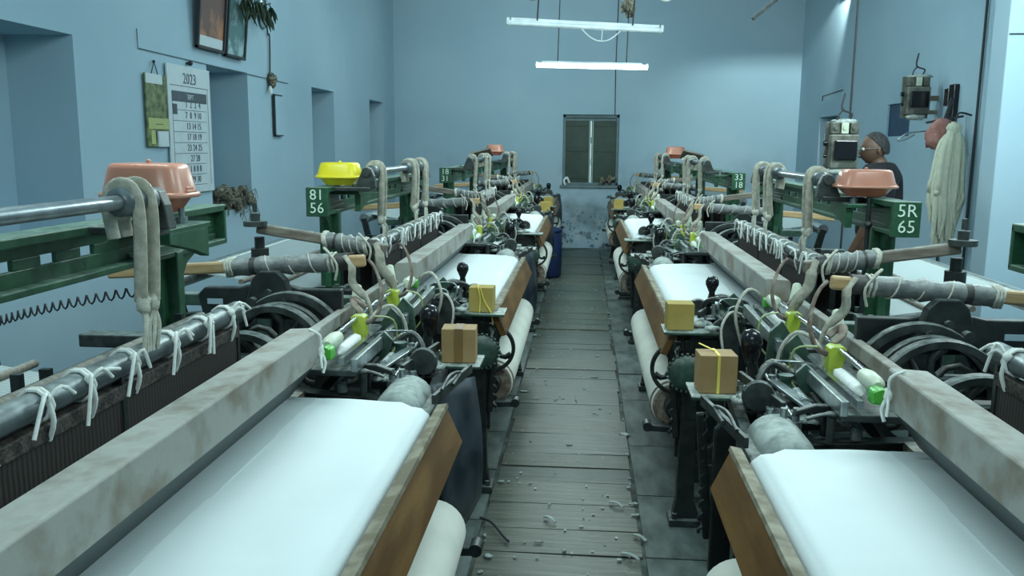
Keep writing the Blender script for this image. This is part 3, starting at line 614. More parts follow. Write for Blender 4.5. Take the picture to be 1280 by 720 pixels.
        b.tube(smooth_pts([at(t1)+Vector((0, -.03, .03)), at(t1)+Vector((.02, -.05, .06)), at(t1)+Vector((-.03, -.06, .0)), at(t1)+Vector((-.02, -.05, -.06))]), .005, 5)
        P('cord_binding', b, 'rope', st)
        P('spiral_cord', B().tube([at(t0+.1+(t1-t0-.12)*i/40)+Vector((0, .037*math.cos(i*.5), .037*math.sin(i*.5))) for i in range(41)], .003, 5), 'rope', st)
        P('strap_loop', B().tube(smooth_pts([at(.93)+Vector((0, -.03, .025)), at(.96)+Vector((0, -.04, -.02)), at(.94)+Vector((-.02, -.03, -.08)), at(.95)+Vector((-.06, -.02, -.14)), at(.95)+Vector((-.07, 0, -.2))]), [.014]*4+[.022]*8+[.012]*5, 7, flat=.45), 'strap', st)
        if e < 0:
            P('stick_bolt', B().cyl((1.40, v, 1.35), (1.40, v, 1.372), .05, 14).cyl((1.40, v, 1.372), (1.40, v, 1.405), .022, 6).cyl((1.40, v, 1.41), (1.40, v, 1.45), .011, 8), 'irond', st)
        P('picking_shaft', B().cyl((bolt, v+.04, .3), (bolt, v+.04, 1.30 if e < 0 else 1.2), .022, 10).cyl((bolt, v+.04, 1.20), (bolt, v+.04, 1.25 if e < 0 else 1.2), .038, 14), 'iron')
    # far bracket housing of the picking motion with bolts
    b = B().prism([(.90, 1.16), (.90, 1.04), (1.44, 1.04), (1.46, 1.13), (1.43, 1.16), (1.30, 1.16), (1.26, 1.17), (1.10, 1.17), (1.06, 1.16)], 'y', .64, .68)
    b.prism([(1.10, 1.20), (1.07, 1.10), (1.12, 1.05), (1.21, 1.05), (1.26, 1.10), (1.23, 1.20), (1.2, 1.23), (1.13, 1.23)], 'y', .60, .64)
    pb = P('picking_bracket', b, 'iron', bevel=.006)
    P('bolt_head', B().cyl((1.105, .60, 1.115), (1.105, .57, 1.115), .019, 8).cyl((1.225, .60, 1.115), (1.225, .57, 1.115), .019, 8).cyl((1.165, .60, 1.15), (1.165, .58, 1.15), .015, 8), 'irond', pb)
    b = B().box((1.36, .636, 1.095), (1.42, .641, 1.115)); P('slot', b, 'wallm', pb)
    P('end_rail', B().box((.95, .56, .93), (1.9, .64, .98)), 'irond', bevel=.005)
    P('end_rail', B().box((.95, -2.62, 1.02), (1.75, -2.56, 1.07)).box((1.3, -2.62, .6), (1.36, -2.56, 1.05)), 'dgreen', bevel=.005)
    # --- pulleys
    b = B(); spoked_wheel(b, 1.10, .46, .935, .195, .05, .022, 5); w_ = P('drive_wheel', b, 'irond')
    b = B(); spoked_wheel(b, 1.08, .59, .945, .21, .035, .028, 5); P('drive_wheel', b, 'irond')
    b = B(); spoked_wheel(b, 1.13, .26, .895, .178, .05, .022, 5); P('drive_wheel', b, 'irond')
    b = B(); b.lathe([(.165, -.02), (.192, -.018), (.192, .018), (.165, .02)], (1.10, .53, .935), (0, 1, 0), 44, cap=False, sm=False); P('pulley_rim', b, 'irond')
    P('shaft_clamp', B().box((1.07, .28, .93), (1.10, .33, 1.0)).box((1.11, .28, .93), (1.14, .33, .98)).cyl((1.1, .2, .89), (1.1, .6, .89), .03, 12), 'beam', bevel=.004)
    b = B(); spoked_wheel(b, .44, -1.98, .72, .12, .022, .014, 4, .03, True); P('hand_wheel', b, 'iron')
    b = B(); b.lathe([(.02, -.01), (.075, -.01), (.08, 0), (.075, .012), (.03, .014)], (.47, -2.06, .72), (0, 1, 0), 24)
    for k in range(24):
        a = 2*math.pi*k/24; b.cbox((.47+.083*math.cos(a), -2.06, .72+.083*math.sin(a)), (.010, .018, .010), (0, -a, 0))
    P('take_up_gear', b, 'dgreen')
    b = B(); b.lathe([(.02, -.01), (.06, -.01), (.06, .012), (.03, .014)], (.60, -2.06, .62), (0, 1, 0), 22); P('take_up_gear', b, 'iron')
    # --- rail, posts
    u = 1.25; ve = -2.33 if side > 0 else -2.1
    b = B()
    b.box((1.205, ve, 1.475), (1.295, .34, 1.497)); b.box((1.205, ve, 1.365), (1.295, .34, 1.382))
    b.box((1.243, ve, 1.442), (1.257, .34, 1.476)); b.box((1.243, ve, 1.38), (1.257, .34, 1.418))
    ve = -2.33 if side > 0 else -2.1
    slots = [-1.75, -1.62, -1.32, -1.14, -.96, -.78, -.62, -.46]; v = ve
    for s_ in slots: b.box((1.243, v, 1.417), (1.257, s_, 1.443)); v = s_+.06
    b.box((1.243, v, 1.417), (1.257, .34, 1.443))
    b.box((1.205, .325, 1.37), (1.295, .34, 1.49)); b.box((1.195, ve-.02, 1.362), (1.300, ve+.01, 1.500))
    P('top_rail', b, 'green', bevel=.003)
    for v0, e in ((-1.9 if side < 0 else -2.08, 1), (-.02, -1)):
        L_ = [(v0-e*.06, 1.0), (v0-e*.055, 1.10), (v0-e*.05, 1.25), (v0-e*.08, 1.32), (v0-e*.14, 1.36), (v0-e*.2, 1.385), (v0-e*.2, 1.40)]
        Rr = [(v0+e*.22, 1.40), (v0+e*.22, 1.385), (v0+e*.12, 1.34), (v0+e*.07, 1.28), (v0+e*.055, 1.2), (v0+e*.06, 1.10), (v0+e*.13, 1.03), (v0+e*.14, 1.0)]
        if e < 0: L_ = [(v0-e*.06, 1.0)]+[(v0-e*.12, 1.02), (v0-e*.07, 1.09), (v0-e*.055, 1.18), (v0-e*.06, 1.26), (v0-e*.12, 1.33), (v0-e*.24, 1.375), (v0-e*.34, 1.385), (v0-e*.34, 1.40)]
        pt = P('arch_post', B().prism(L_+Rr, 'x', 1.235, 1.265), 'green', bevel=.003)
        P('post_flange', B().box((1.20, v0-.02, .9), (1.30, v0+.02, 1.38)), 'green', pt, bevel=.004)
        P('post_foot', B().box((1.17, v0-.13, .93), (1.33, v0+.13, 1.0)).cyl((1.2, v0-.09, 1.0), (1.2, v0-.09, 1.02), .013, 6).cyl((1.2, v0+.09, 1.0), (1.2, v0+.09, 1.02), .013, 6), 'dgreen', pt, bevel=.005)
        # angled strut with bracket on the aisle side of the rail
        P('shelf_bracket', B().prism([(v0+e*.02, 1.37), (v0+e*.02, 1.46), (v0+e*.26, 1.46), (v0+e*.26, 1.43), (v0+e*.12, 1.40)], 'x', 1.10, 1.13).box((1.10, min(v0, v0+e*.26), 1.455), (1.24, max(v0, v0+e*.26), 1.472)), 'green', pt, bevel=.003)
        P('bracket_bolt', B().cyl((1.15, v0+e*.08, 1.47), (1.15, v0+e*.08, 1.49), .018, 6).cyl((1.15, v0+e*.08, 1.49), (1.15, v0+e*.08, 1.515), .009, 8), 'steel', pt)
    # --- top roller
    P('top_roller', B().cyl((1.05, -1.9, 1.565), (1.05, -.52, 1.565), .017, 12), 'rod2')
    for v0, v1 in ((-1.02, -.78), (-.62, -.48), (-1.86, -1.70)): P('roller_drum', B().lathe([(.02, 0), (.034, .008), (.034, v1-v0-.008), (.02, v1-v0)], (1.05, v0, 1.565), (0, 1, 0), 16), 'pipe')
    for v in (-1.93, -.45): P('roller_bearing', B().prism([(1.005, 1.49), (1.015, 1.55), (1.03, 1.585), (1.05, 1.593), (1.07, 1.585), (1.085, 1.55), (1.11, 1.49)], 'y', v-.02, v+.02).box((1.03, v-.03, 1.475), (1.22, v+.03, 1.495)).cyl((1.05, v-.03, 1.565), (1.05, v+.03, 1.565), .02, 10), 'irond', bevel=.004)
    # --- heald shafts
    P('heald_pole', B().cyl((1.04, -1.95, 1.20), (1.04, -.0, 1.20), .028, 16), 'pipe')
    P('heald_pole', B().cyl((1.13, -1.95, 1.185), (1.13, -.05, 1.185), .018, 12), 'greywood')
    for i, (u_, zt) in enumerate(((1.03, 1.165), (1.115, 1.15), (1.20, 1.155), (1.27, 1.14))):
        h = P('heald_frame', B().box((u_-.008, -1.9, .94), (u_+.008, -.05, zt-.02)), 'heald')
        P('heald_top_bar', B().box((u_-.014, -1.9, zt-.035), (u_+.014, -.05, zt)), 'healdtop', h, bevel=.004)
        for v in (-1.9, -1.3, -.7, -.05): P('heald_stay', B().box((u_-.012, v-.008, .93), (u_+.012, v+.008, zt+.04)), 'iron', h)
    # hangers from the roller to the poles
    for v in (-.54, -.60, -.86, -.95, -1.74, -1.80):
        jj = rn.uniform(-.02, .02); w_ = .017
        hg = P('hanging_strap', B().tube(smooth_pts([(1.075, v, 1.48), (1.085, v, 1.565), (1.06, v, 1.605), (1.025, v, 1.595), (1.012, v, 1.54), (1.015, v, 1.42), (1.02+jj/2, v+jj, 1.33)]), w_, 7, flat=.35), 'strap')
        kb = B().blob((1.02, v+jj, 1.325), (.016, .018, .022), 8, 6, .3, rn)
        for k in range(3):
            dv = rn.uniform(-.04, .04)
            kb.tube(smooth_pts([(1.02, v+jj, 1.32), (1.01+rn.uniform(-.01, .01), v+jj+dv*.6, 1.27), (1.02, v+jj+dv, 1.20)], 3), .0055, 5)
        P('hanging_cord', kb, 'rope', hg)
    # white ties around the pole
    for v in [-1.83, -1.62, -1.38, -1.22, -1.0, -.82, -.63, -.47, -.30, -.14]:
        b = B(); v += rn.uniform(-.03, .03)
        for k in range(2):
            vv = v+k*.012; b.tube([(1.04+.033*math.cos(a), vv, 1.20+.033*math.sin(a)) for a in [2*math.pi*i/10 for i in range(10)]], .0045, 5, True)
        b.blob((1.012, v, 1.215), .011, 6, 5, .3, rn)
        for k in range(rn.choice((2, 3, 3))):
            d = rn.uniform(-.09, .09); b.tube(smooth_pts([(1.01, v, 1.215), (.995, v+d*.4, 1.225+rn.uniform(-.01, .02)), (.99, v+d, 1.20+rn.uniform(-.07, .02))], 3), .0042, 5)
        b.tube(smooth_pts([(1.01, v, 1.21), (1.005, v+.005, 1.17), (1.02, v+.01, 1.13)], 3), .0055, 5)
        P('tie_cord', b, 'white')
    # --- warp at the back
    P('back_warp', B().prism([(1.24, .93), (1.24, .936), (2.02, 1.056), (2.02, 1.05)], 'y', -1.85, -.05), 'warp2')
    P('back_rest', B().cyl((2.03, -2.0, 1.02), (2.03, .2, 1.02), .045, 16), 'steel')
    P('back_bracket', B().bar((1.98, -2.0, .8), (2.03, -2.0, 1.02), .05, .04).bar((1.98, .22, .8), (2.03, .22, 1.02), .05, .04), 'iron')
    wb = P('warp_beam', B().lathe([(.03, 0), (.03, .1), (.17, .1), (.17, 1.95), (.03, 1.95), (.03, 2.1)], (1.98, -2.0, .55), (0, 1, 0), 28), 'roll')
    for v in (-1.92, -.04): P('beam_flange', B().lathe([(.05, 0), (.24, 0), (.24, .015), (.05, .015)], (1.98, v, .55), (0, 1, 0), 32), 'irond', wb)
    P('lease_rod', B().cyl((1.55, -1.95, .99), (1.55, 0, .99), .014, 8), 'greywood'); P('lease_rod', B().cyl((1.7, -1.95, 1.015), (1.7, 0, 1.015), .014, 8), 'greywood')
    # --- starting handles with knobs
    for v, uu, lean, zt in ((-1.80, .60, .0, 1.08), (.68, .585, .03, 1.05)):
        hd = P('starting_handle', B().tube([(uu, v, .80), (uu, v, .93), (uu-lean*.5, v-.01, 1.03)], [.022, .02, .016], 8), 'iron')
        if v < 0: P('knob', B().lathe([(.013, -.02), (.016, -.04), (.018, -.085), (.012, -.085)][::-1]+[(.022, .0), (.030, .018), (.030, .035), (.020, .052), (.004, .058)], (uu-lean*.5, v-.01, 1.06)), 'blackp', hd)
        else: P('knob', B().lathe([(.018, -.05), (.030, -.02), (.036, .01), (.038, .035), (.028, .058), (.008, .066)], (uu-lean*.5, v-.01, 1.04), (0, 0, 1), 18, 1.0, 1.0), 'blackp', hd)
    # --- corner shelves and cluster of small castings at both ends
    for e, v0 in ((1, .60), (-1, -2.02)):
        P('corner_shelf', B().box((.36, v0-.09, .900), (.60, v0+.09, .912)), 'dgreen', bevel=.003)
        P('shelf_arm', B().bar((.50, v0, .90), (.50, v0-e*.35, .84), .035, .035).bar((.5, v0, .9), (.5, v0, .5), .04, .03), 'iron')
        P('knock_off_casting', B().prism([(.56, .86), (.56, .92), (.62, .955), (.70, .955), (.74, .92), (.74, .86)], 'y', v0-e*.22-.02, v0-e*.22+.03).prism([(.60, .9), (.60, .94), (.68, .96), (.78, .93), (.78, .9)], 'y', v0-.04, v0+.01), 'irond', bevel=.006)
        P('temple_finger', B().tube(smooth_pts([(.62, v0-e*.47, .97), (.67, v0-e*.47, .985), (.72, v0-e*.46, .975), (.76, v0-e*.46, .95)]), [.010]*5+[.018]*5+[.012]*3, 7, flat=.5).cyl((.69, v0-e*.46, .9), (.69, v0-e*.46, .975), .012, 8), 'irond')
        P('spring', B().tube([(.66+.014*math.cos(i*.9), v0-e*.3+i*.002*e, .965+.014*math.sin(i*.9)) for i in range(60)], .003, 4), 'steel')
        P('wire_guide', B().tube(smooth_pts([(.62, v0-e*.06, .95), (.61, v0-e*.06, 1.02), (.66, v0-e*.08, 1.035), (.74, v0-e*.08, 1.02), (.74, v0-e*.07, .95)]), .004, 5).tube(smooth_pts([(.64, v0, .95), (.65, v0+.02, 1.0), (.7, v0+.02, 1.01), (.78, v0+.02, .97)]), .004, 5), 'steel')
        P('oil_cup', B().lathe([(.02, 0), (.032, .01), (.032, .04), (.018, .055), (.018, .07), (.024, .075), (.024, .085)], (.64, v0-e*.13, .92), (0, 0, 1), 16), 'dgreen')
        P('link_lever', B().bar((.60, v0-e*.3, .95), (.52, v0-e*.02, .97), .014, .03).bar((.72, v0-e*.36, .93), (.70, v0+e*.1, .97), .014, .03).bar((.66, v0-e*.05, .7), (.68, v0+e*.02, .98), .02, .035), 'irond', bevel=.003)
        P('weft_fork', B().bar((.68, v0-e*.38, .955), (.60, v0-e*.12, .985), .035, .010).cyl((.60, v0-e*.12, .94), (.60, v0-e*.12, 1.0), .012, 8), 'steel', bevel=.002)
        b = B()
        for k in range(12):
            uu = .52+rn.random()*.26; vv = v0-e*rn.uniform(-.1, .42); b.cyl((uu, vv, .90), (uu, vv, .925+rn.random()*.05), .011, 6).cyl((uu, vv, .90), (uu, vv, .93), .017, 6)
        P('stud_bolts', b, 'steel')
        P('temple_arch', B().prism([(.60, .955), (.61, .975), (.66, .992), (.74, .992), (.79, .972), (.80, .952), (.76, .965), (.72, .962), (.71, .90), (.68, .90), (.68, .962), (.64, .968)], 'y', v0-e*.40-.012, v0-e*.40+.012), 'iron', bevel=.003)
        P('ratchet_wheel', B().lathe([(.012, -.012), (.045, -.012), (.05, 0), (.045, .012), (.012, .012)], (.54, v0-e*.22, .96), (0, 1, 0), 18, sm=False), 'irond', bevel=0)
        P('tension_lever', B().tube(smooth_pts([(.56, v0-e*.2, .86), (.55, v0-e*.16, .98), (.60, v0-e*.1, 1.03), (.66, v0-e*.1, 1.0)]), .011, 7), 'iron')
        P('guide_plate', B().prism([(.70, .88), (.66, 1.02), (.69, 1.05), (.76, .98), (.78, .88)], 'y', v0-e*.16-.008, v0-e*.16+.008), 'dgreen', bevel=.003)
        P('guide_plate', B().prism([(.62, .80), (.58, .95), (.64, 1.0), (.69, .93), (.69, .80)], 'y', v0+e*.04-.008, v0+e*.04+.008), 'irond', bevel=.003)
        for k in range(5): P('push_rod', B().cyl((.57+.045*k, v0-e*.34, .925+.01*(k % 3)), (.56+.05*k, v0+e*.05, .93+.018*((k*2) % 3)), .007, 7), 'steel' if k % 2 else 'irond')
        P('small_motor', B().lathe([(.03, 0), (.055, .01), (.058, .1), (.04, .12)], (.66, v0-e*.1-.06, .83), (0, 1, 0), 16), 'iron')
        P('lower_casting', B().prism([(.44, .3), (.44, .8), (.5, .86), (.60, .86), (.66, .70), (.62, .42), (.56, .3)], 'y', v0-e*.06-.015, v0-e*.06+.015).cyl((.5, v0-e*.14, .62), (.5, v0-e*.0, .62), .05, 14).bar((.40, v0-e*.02, .84), (.44, v0-e*.02, .40), .03, .02), 'iron', bevel=.006)
        P('chain', B().tube([(.415+.008*math.sin(i*1.6), v0-e*.02+.008*math.cos(i*1.6), .84-i*.012) for i in range(36)], .007, 5), 'irond')
        b = B()
        for k in range(12):
            uu = .50+rn.random()*.28; vv = v0-e*rn.uniform(-.12, .5); b.blob((uu, vv, .915+rn.random()*.03), (.03, .035, .012), 8, 4, .4, rn)
        stuff(P('lint_dust', b, 'lint'))
        b = B().tube(smooth_pts([(.70, v0+e*.05, .85), (.66, v0+e*.08, 1.0), (.71, v0+e*.06, 1.1), (.78, v0+e*.02, 1.06), (.8, v0, .95)]), .007, 6)
        b.tube(smooth_pts([(.62, v0+e*.1, .8), (.60, v0+e*.1, .93), (.64, v0+e*.07, 1.0), (.70, v0, .98)]), .006, 6)
        P('cable', b, 'rope')
        P('weft_cone', B().lathe([(.034, 0), (.03, .02), (.016, .10), (.008, .105)], (.88, v0+e*.2, 1.05)), 'pale')
    return root
M['guard'] = mat('blue_black_guard', (.012, .02, .03), (.05, .065, .08), .4, 0, 6)
def copy_tree(o, parent=None, skip=()):
    c = o.copy(); COL.objects.link(c)
    if parent: c.parent = parent; c.matrix_parent_inverse = o.matrix_parent_inverse
    for ch in list(o.children):
        if ch.name.split('.')[0] not in skip: copy_tree(ch, c, skip)
    return c
YF = {-1: (2.5, 6.1, 9.9, 13.55), 1: (2.2, 5.8, 9.5, 13.2)}
place = ('nearest the camera', 'second from the camera', 'third from the camera', 'beside the back wall')
looms = {}
for side in (-1, 1):
    proto = make_loom(side)
    for i, yf in enumerate(YF[side]):
        o = proto if i == 0 else copy_tree(proto)
        o.location = (side*UC, yf+VC, 0)
        tag(o, 'green and black power loom, %s, %s of the aisle' % (place[i], 'left' if side < 0 else 'right'), 'loom', 'power looms lining the aisle')
        looms[side, i] = o
for ch in list(looms[-1, 0].children):
    k = ch.name.split('.')[0]; ys = [v.co.y-.9 for v in ch.data.vertices] if k in ('roller_drum', 'hanging_strap') else [0]
    if k in ('roller_drum', 'hanging_strap') and sum(ys)/len(ys) < -.7:
        for c2 in list(ch.children): bpy.data.objects.remove(c2)
        bpy.data.objects.remove(ch)
# hand painted numbers on the rails: local coordinates of the loom
def LM(side, u, v, z, face):
    x = side*(u-UC); yv = v-VC
    if face == 'near': rot = Matrix(((1, 0, 0, 0), (0, 0, -1, 0), (0, 1, 0, 0), (0, 0, 0, 1)))
    else: rot = Matrix(((0, 0, -side, 0), (side and -side*-1*-1*-1 if False else -side*-1 if False else -side*(-1)*(-1), 0, 0, 0), (0, 1, 0, 0), (0, 0, 0, 1)))
    return Matrix.Translation((x, yv, z)) @ rot
for (sd, i), rows in {(-1, 1): ('81', '56'), (1, 1): ('5R', '65'), (-1, 2): ('18', '31'), (1, 2): ('33', '18')}.items():
    for k, s_ in enumerate(rows): text_obj('painted_number', s_, .07, 'paint_w', looms[sd, i], LM(sd, 1.247, -2.122 if sd < 0 else -2.352, 1.463-k*.062, 'near'))
o = looms[-1, 0]
t = text_obj('painted_number', '1', .085, 'paint_w', o, Matrix.Translation((-(1.233-UC), -.02-VC, 1.25)) @ Matrix(((0, 0, 1, 0), (1, 0, 0, 0), (0, 1, 0, 0), (0, 0, 0, 1))))

# ------------------------------------------------------------------ plastic tubs on the rails
def tub(side, yf, v, m, mb, label, sq=.8, s=1.0, u=1.2):
    r = empty('plastic_tub', (side*u, yf+v, 1.502), label, 'tub', 'lidded tubs on the loom rails'); r.scale = (s,)*3
    def ring(prof, b): 
        n = 32; vs = []; fs = []
        for rr, z in prof:
            for j in range(n):
                a = 2*math.pi*j/n; c_, s_ = math.cos(a), math.sin(a); e = .62
                vs.append((.13*rr*abs(c_)**e*(1 if c_ > 0 else -1), .105*rr*abs(s_)**e*(1 if s_ > 0 else -1), z))
        for i in range(len(prof)-1):
            for j in range(n): fs.append((i*n+j, i*n+(j+1) % n, (i+1)*n+(j+1) % n, (i+1)*n+j))
        b.add(vs, fs, True); k = len(prof)-1; b.add(vs[:n]+vs[k*n:], [tuple(range(n))[::-1], tuple(range(n, 2*n))]); return b
    obj('tub_base', ring([(.55, 0), (.62, .006), (.80, .040), (.84, .044)], B()), mb, r)
    obj('rim', ring([(.86, .042), (.98, .044), (1.0, .050), (.98, .058), (.90, .060)], B()), m, r)
    obj('lid', ring([(.92, .058), (.90, .070), (.80, .125), (.76, .136), (.68, .140), (.2, .141)], B()), m, r)
    obj('lid_knob', B().blob((0, 0, .144), (.007, .007, .008)), m, r)
    for x in (-1, 1): obj('clasp', B().box((x*.108-.012, -.022, .045), (x*.108+.012, .022, .075)).bar((x*.12, -.03, .06), (x*.12, .03, .06), .012, .012), m, r, bevel=.003)
    return r
YL, YR = YF[-1], YF[1]
tub(-1, YL[0], -.10, 'orange', 'orangeb', 'salmon pink plastic tub on the rail of the nearest left loom', u=1.24)
tub(-1, YL[1], -1.88, 'yellow', 'yellow', 'bright yellow plastic tub on the rail of the second left loom', s=.90, u=1.20).scale.z = .78
tub(1, YR[1], -2.0, 'orange', 'orangeb', 'salmon pink plastic tub on the rail of the second right loom, before the man', s=.98, u=1.19).scale.z = .80
tub(-1, YL[3], -1.85, 'orange', 'orangeb', 'small far salmon tub high on the farthest left loom', u=1.2).location.z += .07
tub(1, YR[3], -1.5, 'orange', 'orangeb', 'small far salmon tub high on the farthest right loom', u=1.2, s=1.1).location.z += .05
rd = tag(obj('support_rod', B().cyl((1.175, YR[1]-2.12, 1.02), (1.175, YR[1]-2.12, 1.50), .010, 8).blob((1.175, YR[1]-2.13, 1.39), .016), 'iron'), 'thin dark rod under the salmon tub of the second right loom', 'rod')
for side, yf, lb in ((-1, YL[3], 'left'), (1, YR[3], 'right')):
    r = empty('tilted_box', (side*1.32, yf-2.3, 1.50), 'brown tilted board box beside the far salmon tub on the %s' % lb, 'box')
    obj('board', B().cbox((0, 0, .09), (.26, .22, .02), (R(-25), R(side*14), 0)), 'greywood', r); obj('edge', B().cbox((0, -.11, .03), (.27, .02, .03), (0, R(side*14), 0)), 'pale', r)
    obj('prop', B().bar((-.08, 0, 0), (-.08, 0, .09), .03, .03).bar((.08, 0, 0), (.08, 0, .09), .03, .03), 'irond', r)

# ------------------------------------------------------------------ cardboard boxes
def carton(loc, d, rot, m, label, style):
    r = empty('cardboard_box', loc, label, 'box', 'small cartons on the loom corners'); r.rotation_euler = (0, 0, R(rot)); x, y, z = d[0]/2, d[1]/2, d[2]
    obj('carton', B().box((-x, -y, 0), (x, y, z)), m, r, bevel=.002)
    if style == 'flap': obj('packing_tape', B().box((-.016, -y-.001, .002), (.016, -y+.002, z+.0)).box((-.016, -y, z-.001), (.016, y, z+.0015)), 'cardt', r)
    if style == 'band':
        obj('yellow_string', B().tube(smooth_pts([(-.005, -y-.003, 0), (-.002, -y-.003, z*.6), (-.012, -y-.003, z), (-.02, 0, z+.004)], 3), .0035, 5).tube(smooth_pts([(-.002, -y-.004, z), (.02, -y-.005, z*.45), (.05, -y-.005, .0), (.058, -y-.0, -.06)], 3), .003, 5), 'ytape', r)
    if style == 'wide': obj('yellow_band', B().box((-.005, -y-.002, 0), (.004, -y+.001, z)).box((-.005, -y, z-.001), (.004, y, z+.002)).bar((-.002, y*.2, z+.003), (-.05, y*.9, z+.02), .008, .002), 'ytape', r)
    return r
carton((-.445, YL[0]+.60, .914), (.125, .10, .125), 3, 'card', 'brown cardboard box with tape seam on the nearest left loom corner', 'flap')
carton((-.475, YL[1]-2.02, .914), (.115, .10, .118), -2, 'card2', 'yellowish cardboard box with loose string on the second left loom', 'band')
carton((.445, YR[0]+.60, .914), (.120, .10, .125), 3, 'card', 'brown cardboard box with yellow band on the nearest right loom corner', 'wide')
carton((.432, YR[1]-2.02, .914), (.115, .10, .115), 2, 'card2', 'plain yellowish cardboard box on the second right loom corner', 'none')
carton((-.46, YL[2]+.60, .914), (.12, .10, .12), 3, 'card2', 'small far cardboard box on the end of the third left loom', 'none')
carton((-.46, YL[3]-2.02, .914), (.12, .10, .12), -3, 'card2', 'tiny far cardboard box on the fourth left loom, near the wall', 'none')
carton((.45, YR[3]-2.02, .914), (.12, .10, .12), 3, 'card2', 'tiny far cardboard box on the fourth right loom, near the wall', 'none')
# ------------------------------------------------------------------ coiled cable on the left
hx = [(-1.95+.03*math.cos(i*.8)+.0035*i*.0, 3.1+i*.004, 1.13+.035*math.sin(i*.8)+.0006*i) for i in range(160)]
tag(obj('coiled_cable', B().tube([(-2.2+i*.0040, 3.2, .94+.014*math.sin(i*.9)+.0012*i+.00000*i) if False else (-2.40+i*.0036*(.6+i/260)+.004*math.cos(i*.9), 3.2, .955+.020*math.sin(i*.9)+.0011*i) for i in range(170)], .004, 5), 'wire'), 'black coiled cable stretched below the green rail at the far left', 'cable')
tag(obj('floor_cable', B().tube(smooth_pts([(-.44, 3.72, .015), (-.38, 3.66, .02), (-.32, 3.55, .012), (-.29, 3.5, .01)]), .006, 6), 'wire'), 'short black cable lying on the floor by the left loom', 'cable')

# ------------------------------------------------------------------ the man
def skin_mesh(name, verts, edges, m, parent, root=0, sub=2):
    me = bpy.data.meshes.new(name); me.from_pydata([v[:3] for v in verts], edges, []); me.materials.append(M[m])
    o = link(name, me, parent); o.modifiers.new('skin', 'SKIN').use_smooth_shade = True
    sv = me.skin_vertices[0].data
    for i, v in enumerate(verts):
        r_ = v[3]; sv[i].radius = r_ if isinstance(r_, tuple) else (r_, r_); sv[i].use_root = (i == root)
    o.modifiers.new('sub', 'SUBSURF').levels = sub; o.modifiers['sub'].render_levels = sub
    return o
# local frame: faces -x, back towards +x; left arm towards the camera is -y
man = empty('person', (2.27, 6.98, -.0), 'man in black shirt and glasses standing in profile by the right wall', 'person')
man.scale = (1.03, 1.03, 1.005)
V = [(0, 0, .95, (.12, .15)), (0, 0, 1.12, (.10, .14)), (.01, 0, 1.30, (.115, .165)), (.02, 0, 1.45, (.085, .13)), (.01, 0, 1.54, .066), (.0, 0, 1.63, .060)]
E = [(0, 1), (1, 2), (2, 3), (3, 4), (4, 5)]
def limb(pts, rs, start):
    k = start
    for p, r_ in zip(pts, rs): V.append((*p, r_)); E.append((k, len(V)-1)); k = len(V)-1
    return k
for s_ in (-1, 1):
    limb([(0, s_*.09, .86), (-.01, s_*.10, .50), (.02, s_*.10, .10), (.02, s_*.10, .05), (-.14, s_*.11, .035)], [.085, .056, .038, .04, .032], 0)
    e = limb([(.02, s_*.17, 1.43), (.03, s_*.22, 1.40), (.05, s_*.25, 1.12), (-.06, s_*.24, .90), (-.09, s_*.235, .84)], [.06, .052, .040, .028, .026], 3)
    hx_ = V[e][:3]
    for f in range(4):
        y0 = s_*(.235)+(-.03+.02*f); l = (.9, 1.0, .95, .75)[f]
        limb([(-.105, y0, .80), (-.115, y0, .80-.04*l), (-.108, y0+.001, .80-.07*l), (-.09, y0+.001, .80-.09*l)], [.010, .009, .008, .007], e)
    limb([(-.125, s_*.2, .82), (-.14, s_*.19, .785), (-.138, s_*.19, .755)], [.011, .009, .008], e)
so = skin_mesh('body', V, E, 'skin', man); so.rotation_euler.z = R(-38); so.scale.z = 1.01
# shirt and trousers
V = [(0, 0, .90, (.135, .165)), (0, 0, 1.12, (.125, .16)), (.015, 0, 1.30, (.135, .185)), (.025, 0, 1.46, (.12, .17)), (.015, 0, 1.535, .080)]; E = [(0, 1), (1, 2), (2, 3), (3, 4)]
for s_ in (-1, 1): limb([(.02, s_*.17, 1.435), (.03, s_*.225, 1.40), (.045, s_*.25, 1.22), (.048, s_*.252, 1.08)], [.092, .082, .068, .066], 3)
so = skin_mesh('shirt', V, E, 'shirt', man); so.rotation_euler.z = R(-38); so.scale = (1.06, 1.06, 1.035)
V = [(0, 0, .97, (.13, .155)), (0, 0, .86, (.125, .155))]; E = [(0, 1)]
for s_ in (-1, 1): limb([(0, s_*.09, .80), (-.01, s_*.10, .50), (.02, s_*.105, .10)], [.10, .075, .062], 1)
skin_mesh('trousers', V, E, 'trouser', man).rotation_euler.z = R(-38)
for s_ in (-1, 1): obj('shoe', B().blob((-.05, s_*.11, .04), (.14, .048, .04), 14, 8, .0), 'blackp', man).rotation_euler.z = R(-38)
# head (profile looking to -x, chin slightly down)
hd = B(); n, kk = 28, 22; vs = []; fs = []
def bumpf(t, c, w_): return math.exp(-((t-c)/w_)**2)
for i in range(kk+1):
    ph = math.pi*i/kk; zz = math.cos(ph)
    for j in range(n):
        th = 2*math.pi*j/n; x = -math.sin(ph)*math.cos(th); yv = math.sin(ph)*math.sin(th)
        px, py, pz = x*.098, yv*.074, zz*.118
        if zz < 0: py *= 1-.28*(-zz)**1.5; px = px*(1-.12*(-zz))-.018*(-zz)        # jaw narrows and sits forward
        face = max(0, -x)*max(0, 1-abs(yv)*2.6)
        px -= .030*face*bumpf(zz, -.22, .14)      # nose
        px -= .010*face*bumpf(zz, .12, .10)       # brow
        px -= .012*face*bumpf(zz, -.52, .06)+.011*face*bumpf(zz, -.66, .06)    # lips
        px -= .016*face*bumpf(zz, -.90, .10)      # chin
        px += .008*max(0, -x)*bumpf(abs(yv), .42, .16)*bumpf(zz, -.02, .10)   # eye sockets
        vs.append((px, py, pz))
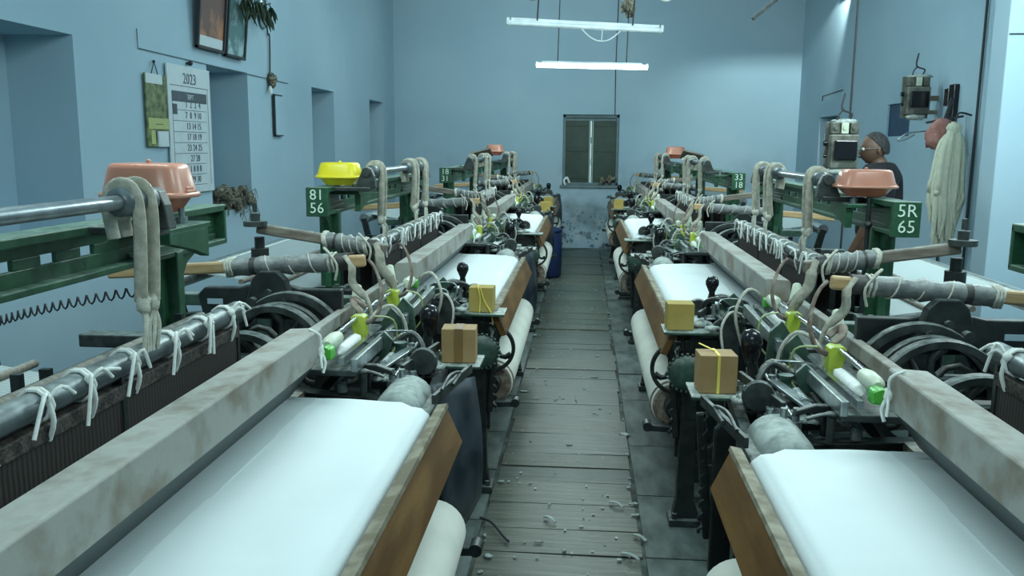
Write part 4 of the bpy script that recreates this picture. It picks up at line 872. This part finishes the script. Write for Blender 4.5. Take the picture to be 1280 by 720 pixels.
for i in range(kk):
    for j in range(n): fs.append((i*n+j, i*n+(j+1) % n, (i+1)*n+(j+1) % n, (i+1)*n+j))
hd.add(vs, fs, True); hd.blob((.012, -.073, -.012), (.016, .010, .030), 10, 8, .0).blob((.012, .073, -.012), (.016, .010, .030), 10, 8, 0)
hm = Matrix.Translation((-.035, 0, 1.695)) @ Euler((0, R(-4), 0)).to_matrix().to_4x4()
def onhead(name, b, m):
    o = obj(name, b, m, man)
    for q_ in LAST: q_.matrix_local = hm
    return o
onhead('head', hd, 'skin')
hb = B(); vs = []; fs = []; n, kk = 28, 14
for i in range(kk+1):
    for j in range(n):
        th = 2*math.pi*j/n; x = -math.cos(th); back = (x+1)/2
        lim = math.pi*(.21+.42*min(1, back**1.5*1.5)); ph = lim*i/kk; zz = math.cos(ph)
        q = 1.045+.010*math.sin(j*3+i*2); vs.append((-math.sin(ph)*math.cos(th)*.101*q+.008, math.sin(ph)*math.sin(th)*.077*q, zz*.121*q))
for i in range(kk):
    for j in range(n): fs.append((i*n+j, i*n+(j+1) % n, (i+1)*n+(j+1) % n, (i+1)*n+j))
hb.add(vs, fs, True); onhead('hair', hb, 'hair')
onhead('moustache', B().tube(smooth_pts([(-.100, -.028, -.060), (-.124, 0, -.052), (-.100, .028, -.060)]), .008, 7), 'hair')
onhead('eye', B().blob((-.088, -.030, .0), .012, 10, 8, 0).blob((-.088, .030, .0), .012, 10, 8, 0), 'white')
gb = B()
for s_ in (-1, 1):
    gb.tube([(-.108+abs(math.cos(a))*.004, s_*.032+.022*math.cos(a), .0+.017*math.sin(a)) for a in [2*math.pi*i/14 for i in range(14)]], .002, 5, True)
    gb.tube([(-.104, s_*.054, .004), (-.06, s_*.078, .004), (.01, s_*.080, .0)], .002, 5)
gb.tube([(-.112, -.01, .003), (-.116, 0, .006), (-.112, .01, .003)], .002, 5); onhead('glasses', gb, 'specs')
gb = B(); gb.lathe([(.020, 0), (.020, .001)], (-.109, -.032, 0), (-1, 0, 0), 14).lathe([(.020, 0), (.020, .001)], (-.109, .032, 0), (-1, 0, 0), 14); onhead('lens', gb, 'specs')
